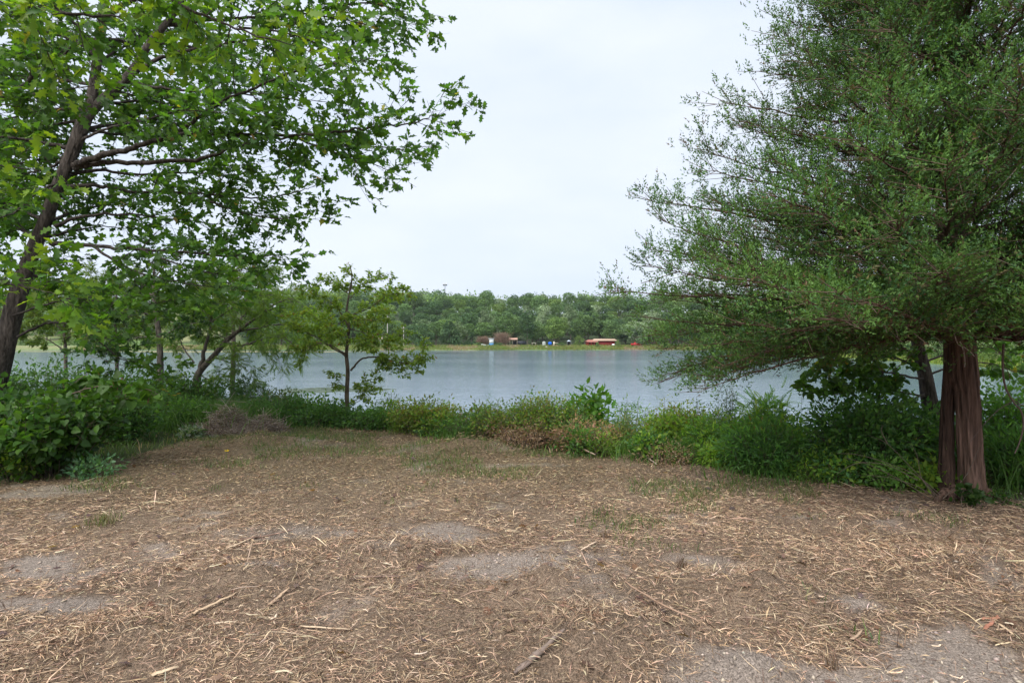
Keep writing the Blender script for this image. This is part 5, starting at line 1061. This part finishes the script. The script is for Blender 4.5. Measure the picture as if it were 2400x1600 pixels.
G.obj('bank_grass', M_GRASS, kind='stuff', label='fresh green grass and weeds along the near bank')
G = Geo(); n = 60000; x = rng.uniform(-7, 6.5, n); y = yclear(x) - rng.uniform(0, 1, n) ** 1.3 * 4.6
q = fbm(x * 1.1, y * 1.6, 71, 3) + .18 * smoothstep(3.4, .2, yclear(x) - y) - .10 * smoothstep(-1, 4, x) - .03; k = (q > .50) & (rng.random(n) < (q - .46) * 7); x, y = x[k], y[k]; n = len(x)
blades(G, on_ground(x, y, -.005), rng.uniform(.03, .10, n), rng.uniform(.004, .009, n), pal([(.085, .14, .035), (.12, .17, .045), (.16, .17, .07), (.06, .11, .04)], n), .8, 2)
G.obj('clearing_grass', M_GRASS, kind='stuff', label='thin green grass sprouting through the straw of the clearing')

# ------------------------------------------------------------------ straw litter
def straw(G, n, ylo, yhi, pw, lmin, lmax, w0, lift, cols, thin=1.0, std=.16, quad=False, mo=False):
    y = ylo + (yhi - ylo) * rng.random(n) ** pw; x = rng.uniform(-1, 1, n) * (y * .93 + .9)
    k = (y < yclear(x) + .25) & (rng.random(n) > bare(x, y) * thin); x, y = x[k], y[k]; n = len(x)
    den = fbm(x * 1.6, y * 1.6, 15, 3); k = rng.random(n) < .35 + 1.5 * (den - .25); x, y = x[k], y[k]; n = len(x)
    L = rng.uniform(0, 1, n) ** 2 * (lmax - lmin) + lmin; L *= .8 + .05 * y
    fl = 2.4 * fbm(x * .8, y * .8, 16, 2) * 3.1; a = fl + rng.normal(size=n) * 1.4
    mz = 0 * x
    for qa, qb, qc, qd, qh in MW: mz = mz + np.exp(-(((x - qa) / (qc * 1.2)) ** 2 + ((y - qb) / (qd * 1.2)) ** 2))
    mz = np.clip(mz, 0, 1)
    if mo: k = rng.random(n) < mz ** 1.2 * 1.2; x, y, L, a, mz = x[k], y[k], L[k], a[k], mz[k]; n = len(x)
    dz = rng.normal(size=n) * (std + .25 * mz); d = norm(np.stack([np.cos(a), np.sin(a), dz], 1))
    z = gz(x, y) + rng.random(n) ** 1.5 * (lift + .05 * mz) + .003 + np.abs(d[:, 2]) * L * .4; c = np.stack([x, y, z], 1)
    s = norm(np.cross(d, norm(rng.normal(size=(n, 3)) + A([0, 0, 1.4])))) * (w0 * rng.uniform(.4, 1.5, n) * (.7 + .11 * y))[:, None]
    m = c + norm(rng.normal(size=(n, 3))) * (L * .07)[:, None]; m[:, 2] = np.abs(m[:, 2] - z) + z
    if quad:
        V = np.stack([c - d * L[:, None] / 2, m - s, c + d * L[:, None] / 2, m + s], 1); Fc = A([(0, 1, 2), (0, 2, 3)])[None] + (np.arange(n) * 4)[:, None, None]
    else:
        V = np.stack([c - d * L[:, None] / 2 - s * .4, c - d * L[:, None] / 2 + s * .4, m + s, c + d * L[:, None] / 2, m - s], 1); Fc = A([(0, 1, 2), (0, 2, 4), (4, 2, 3)])[None] + (np.arange(n) * 5)[:, None, None]
    cc = pal(cols, n, .16); mac = .6 + .85 * fbm(x * 1.1, y * 1.4, 19, 4); cc = cc * mac[:, None] * (1 - (smoothstep(4.2, 7.5, y) * smoothstep(3.5, .5, x))[:, None] * .38 * A([.8, .75, 1.0]))  # back-left straw carries the same painted oak shade and olive cast
    G.add(V.reshape(-1, 3), Fc.reshape(-1, 3), np.repeat(cc, 4 if quad else 5, axis=0)); return n
SC = [(.52, .36, .235), (.39, .265, .17), (.23, .15, .10), (.60, .46, .32), (.44, .30, .195), (.12, .08, .058), (.53, .38, .25), (.28, .18, .12)]
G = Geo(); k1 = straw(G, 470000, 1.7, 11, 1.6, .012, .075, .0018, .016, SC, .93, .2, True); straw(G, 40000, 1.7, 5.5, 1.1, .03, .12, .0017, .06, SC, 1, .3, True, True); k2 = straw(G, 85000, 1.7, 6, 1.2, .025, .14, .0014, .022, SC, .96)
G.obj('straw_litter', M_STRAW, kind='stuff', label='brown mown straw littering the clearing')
G = Geo(); straw(G, 2400, 1.7, 7, 1.6, .07, .28, .0026, .03, [(.52, .39, .26), (.44, .31, .2), (.30, .20, .14), (.58, .47, .33)], 1.0, .14); 
n = 1500; x = rng.uniform(-6, 6, n); y = rng.uniform(1.8, 9.5, n); k = y < yclear(x); x, y = x[k], y[k]; n = len(x)   # stubble standing up
p0 = on_ground(x, y, -.01); G.segs(p0, p0 + norm(rng.normal(size=(n, 3)) * .35 + A([0, 0, 1.])) * rng.uniform(.03, .11, (n, 1)), .0022, .0015, pal([(.20, .13, .10), (.34, .25, .17), (.12, .08, .07)], n))
G.obj('straw_stalks', M_STRAW, kind='stuff', label='longer pale straw stalks and stubble lying over the litter')
# crumbs of soil
G = Geo(); n = 16000; x = rng.uniform(-5, 5.5, n); y = 1.8 + 6.5 * rng.random(n) ** 1.6; k = rng.random(n) < bare(x, y) * .95 + .05; x, y = x[k], y[k]; n = len(x)
CL = T([(1, 0, 0), (0, 1, 0), (-1, 0, 0), (0, -1, 0), (0, 0, .7), (.1, 0, -.4)], [(0, 1, 4), (1, 2, 4), (2, 3, 4), (3, 0, 4), (1, 0, 5), (2, 1, 5), (3, 2, 5), (0, 3, 5)])
s_ = (.003 + .013 * rng.random(n) ** 3)[:, None] * rng.uniform(.6, 1.5, (n, 3)); V0 = on_ground(x, y, .002)
G.scatter(CL, V0, frames(rdir(n) * A([1, 1, .2]), np.broadcast_to(A([0, 0, 1.]), (n, 3))), s_, pal([(.36, .29, .24), (.30, .235, .19), (.42, .35, .29)], n)); G.obj('soil_crumbs', M_STRAW, kind='stuff', label='pale dry crumbs of soil on the bare patches')
# dead leaves scattered
G = Geo(); n = 900; x = rng.uniform(-6, 6, n); y = 1.8 + 7.5 * rng.random(n) ** 1.3; k = y < yclear(x); x, y = x[k], y[k]; n = len(x)
G.scatter(OAK, on_ground(x, y, .02), frames(norm(rng.normal(size=(n, 3)) * A([1, 1, .25])), norm(rng.normal(size=(n, 3)) * .45 + A([0, 0, 1.]))), rng.uniform(.03, .08, n), pal([(.22, .12, .08), (.16, .10, .08), (.30, .2, .14), (.13, .09, .09)], n)); G.obj('fallen_leaves', M_FINE, kind='stuff', label='small brown dead leaves among the straw')

# ------------------------------------------------------------------ single pieces of wood on the ground
def lying(px0, py0, px1, py1, r, col, name, label, cat, group=None, flat=.35, bend=.0, lift=.015, knots=True):
    a2, b2 = gp(px0, py0), gp(px1, py1); a = A([*a2, float(gz(*a2)) + lift]); b = A([*b2, float(gz(*b2)) + lift * 1.3]); d = norm(b - a); s = norm(np.cross(d, A([0, 0, 1.])))
    n = 9; u = np.linspace(0, 1, n); p = a + (b - a) * u[:, None] + s * (bend * np.sin(u * 3.1))[:, None] + rng.normal(size=(n, 3)) * r * .18
    rad = r * (1 - .35 * u) * (1 + rng.normal(size=n) * .10); rad[0] *= .55; rad[-1] *= .35
    G = Geo(); G.tube(p, rad, 8, A(col), .15, int(px0)); V = G.v[0]; ctr = np.repeat(p, 8, axis=0); dz_ = V - ctr; dz_[:, 2] *= flat; G.v[0] = ctr + dz_
    V = G.v[0]; G.c[0] = A(col)[None] * (.75 + .5 * vnoise(V[:, 0] * 60, V[:, 1] * 60, 5))[:, None]
    o = G.obj(name, M_TWIG, None); mid = Vector(((a + b) / 2).tolist()); o.data.transform(Matrix.Translation(-mid)); o.location = mid
    o['label'] = label; o['category'] = cat
    if group: o['group'] = group
    return o
lying(1205, 1596, 1322, 1548, .017, (.20, .155, .13), 'fallen_stick', 'thick grey brown stick at the bottom edge, the thickest on the ground', 'stick', None, 1.0, .01, .02)
lying(450, 1445, 556, 1398, .014, (.52, .38, .25), 'wood_splinter', 'long pale splinter left of the middle foreground', 'splinter')
lying(628, 1425, 680, 1385, .013, (.48, .34, .23), 'wood_splinter', 'pale splinter right of the long one, pointing up to the right', 'splinter')
lying(90, 1535, 142, 1502, .013, (.55, .43, .30), 'wood_splinter', 'straw coloured splinter near the bottom left corner', 'splinter')
lying(350, 1590, 420, 1568, .016, (.52, .40, .27), 'wood_splinter', 'broad pale splinter at the bottom edge left of the middle', 'splinter')
lying(705, 1470, 820, 1477, .008, (.55, .42, .29), 'wood_splinter', 'thin pale splinter lying level below the middle', 'splinter')
lying(500, 1470, 556, 1464, .010, (.58, .47, .34), 'wood_splinter', 'short bright splinter below the long pale one', 'splinter')
lying(530, 1292, 590, 1268, .011, (.5, .38, .26), 'wood_splinter', 'short splinter higher up behind the long pale one', 'splinter')
lying(555, 1270, 690, 1246, .009, (.20, .13, .10), 'dead_stick', 'dark thin stick in the left middle of the clearing', 'stick', None, 1.0, .03)
lying(820, 1362, 945, 1356, .007, (.22, .15, .12), 'dead_stick', 'thin dark stick lying level left of the bare patch', 'stick', None, 1.0, -.02)
lying(1362, 1300, 1398, 1283, .008, (.60, .46, .34), 'dead_stick', 'short pale twig standing out in the middle of the clearing', 'stick', None, 1.0, 0, .03)
lying(1363, 1302, 1380, 1342, .006, (.50, .34, .25), 'dead_stick', 'reddish twig crossing the short pale one', 'stick', None, 1.0, 0, .02)
lying(1465, 1395, 1640, 1495, .007, (.3, .2, .14), 'dead_stick', 'long thin stick sloping by the straw mounds', 'stick', None, 1.0, .03, .06)
lying(2295, 1452, 2345, 1455, .010, (.40, .20, .13), 'bark_strip', 'reddish strip of bark at the right edge', 'bark strip')
lying(2308, 1475, 2340, 1450, .012, (.33, .15, .10), 'bark_strip', 'second reddish bark strip crossing the first at the right edge', 'bark strip')
lying(2340, 1465, 2375, 1490, .010, (.52, .38, .25), 'wood_splinter', 'pale splinter just right of the crossed bark strips', 'splinter')
lying(2195, 1300, 2300, 1380, .006, (.24, .16, .12), 'dead_stick', 'thin dark stick sloping down at the right of the clearing', 'stick', None, 1.0, .03)
lying(1985, 1485, 2035, 1520, .006, (.25, .16, .12), 'dead_stick', 'short dark stick left of the bare soil at the bottom right', 'stick', None, 1.0, .0)
lying(400, 1078, 480, 1076, .009, (.48, .36, .25), 'wood_splinter', 'pale splinter at the back of the clearing before the brush pile', 'splinter')
lying(1348, 1055, 1395, 1082, .014, (.36, .27, .2), 'dead_stick', 'pale broken stick poking out of the withered centre weeds', 'stick', None, 1.0, 0, .08)
lying(1515, 1075, 1540, 1095, .014, (.40, .32, .26), 'dead_stick', 'short pale stick at the clearing edge right of the withered weeds', 'stick', None, 1.0, 0, .03)
for k in range(60):
    px, py = rng.uniform(20, 2380), 1120 + 470 * rng.random() ** .8; a = rng.normal() * .6; L = rng.uniform(16, 46) * (py - 800) / 700
    lying(px, py, px + L * math.cos(a), py + L * .45 * math.sin(a), rng.uniform(.004, .009), pal([(.50, .37, .25), (.42, .29, .19), (.57, .46, .33)], 1)[0], 'wood_chip', 'small pale wood chip lying loose among the straw', 'wood chip', 'small wood chips scattered over the clearing', .4, rng.normal() * .01, .022)
# little upright tufts of dead stalks
for k, (px, py, lb) in enumerate([(1600, 1335, 'dark upright tuft of dead stalks in the middle right of the clearing'), (1945, 1560, 'small dark tuft of stalks on the bare soil at the bottom right'), (1420, 1262, 'small dark stalk tuft on the middle bare patch'), (2240, 1365, 'brown stalk tuft right of the middle straw'), (240, 1228, 'small bright green grass tuft alone at the left of the clearing'), (1890, 1160, 'green brown grass tuft right of the middle at the back'), (1625, 1165, 'green grass tuft at the back right of the middle')]):
    a2 = gp(px, py); x, y = a2; n = 26 if k < 4 else 120; t = thing('stalk_tuft', lb, 'grass tuft', (x, y, float(gz(x, y)))); G = Geo()
    sp = .02 if k < 4 else .07; xs = x + rng.normal(size=n) * sp; ys = y + rng.normal(size=n) * sp
    blades(G, on_ground(xs, ys, -.01), rng.uniform(.05, .14, n), rng.uniform(.004, .007, n), pal([(.16, .11, .085), (.22, .15, .11)] if k < 4 else [(.10, .14, .04), (.2, .17, .09)], n), .6, 2); G.obj('stalks', M_GRASS, t, kind='stuff')
x, y = gp(531, 1072); t = thing('dandelion', 'single yellow flower in the straw before the brush pile', 'wildflower', (x, y, float(gz(x, y)))); G = Geo(); z = float(gz(x, y))
G.segs(A([[x, y, z]]), A([[x, y, z + .10]]), .003, .002, (.08, .15, .03)); G.obj('stem', M_TWIG, t); G = Geo(); m = 16; dv = norm(np.c_[rng.normal(size=(m, 2)), np.abs(rng.normal(size=m)) * .6]); G.scatter(LANCE, np.tile(A([[x, y, z + .10]]), (m, 1)), frames(dv, rdir(m)), .04, pal([(.75, .55, .02)], m)); G.obj('petals', M_FINE, t)
# ------------------------------------------------------------------ haze
hz_ = Geo(); hz_.box((-1800, -1200, -30), (1800, 1800, 95), (.8, .8, .8)); hm_ = bpy.data.materials.new('haze_air'); hm_.use_nodes = True; N = hm_.node_tree.nodes; N.clear()
pv = N.new('ShaderNodeVolumePrincipled'); pv.inputs['Density'].default_value = HAZE; pv.inputs['Color'].default_value = (.86, .92, 1.0, 1); pv.inputs['Anisotropy'].default_value = 0.2
ou = N.new('ShaderNodeOutputMaterial'); hm_.node_tree.links.new(pv.outputs[0], ou.inputs['Volume'])
if HAZE: hz_.obj('haze', hm_, kind='stuff', label='thin pale haze over the lake and the far wood')
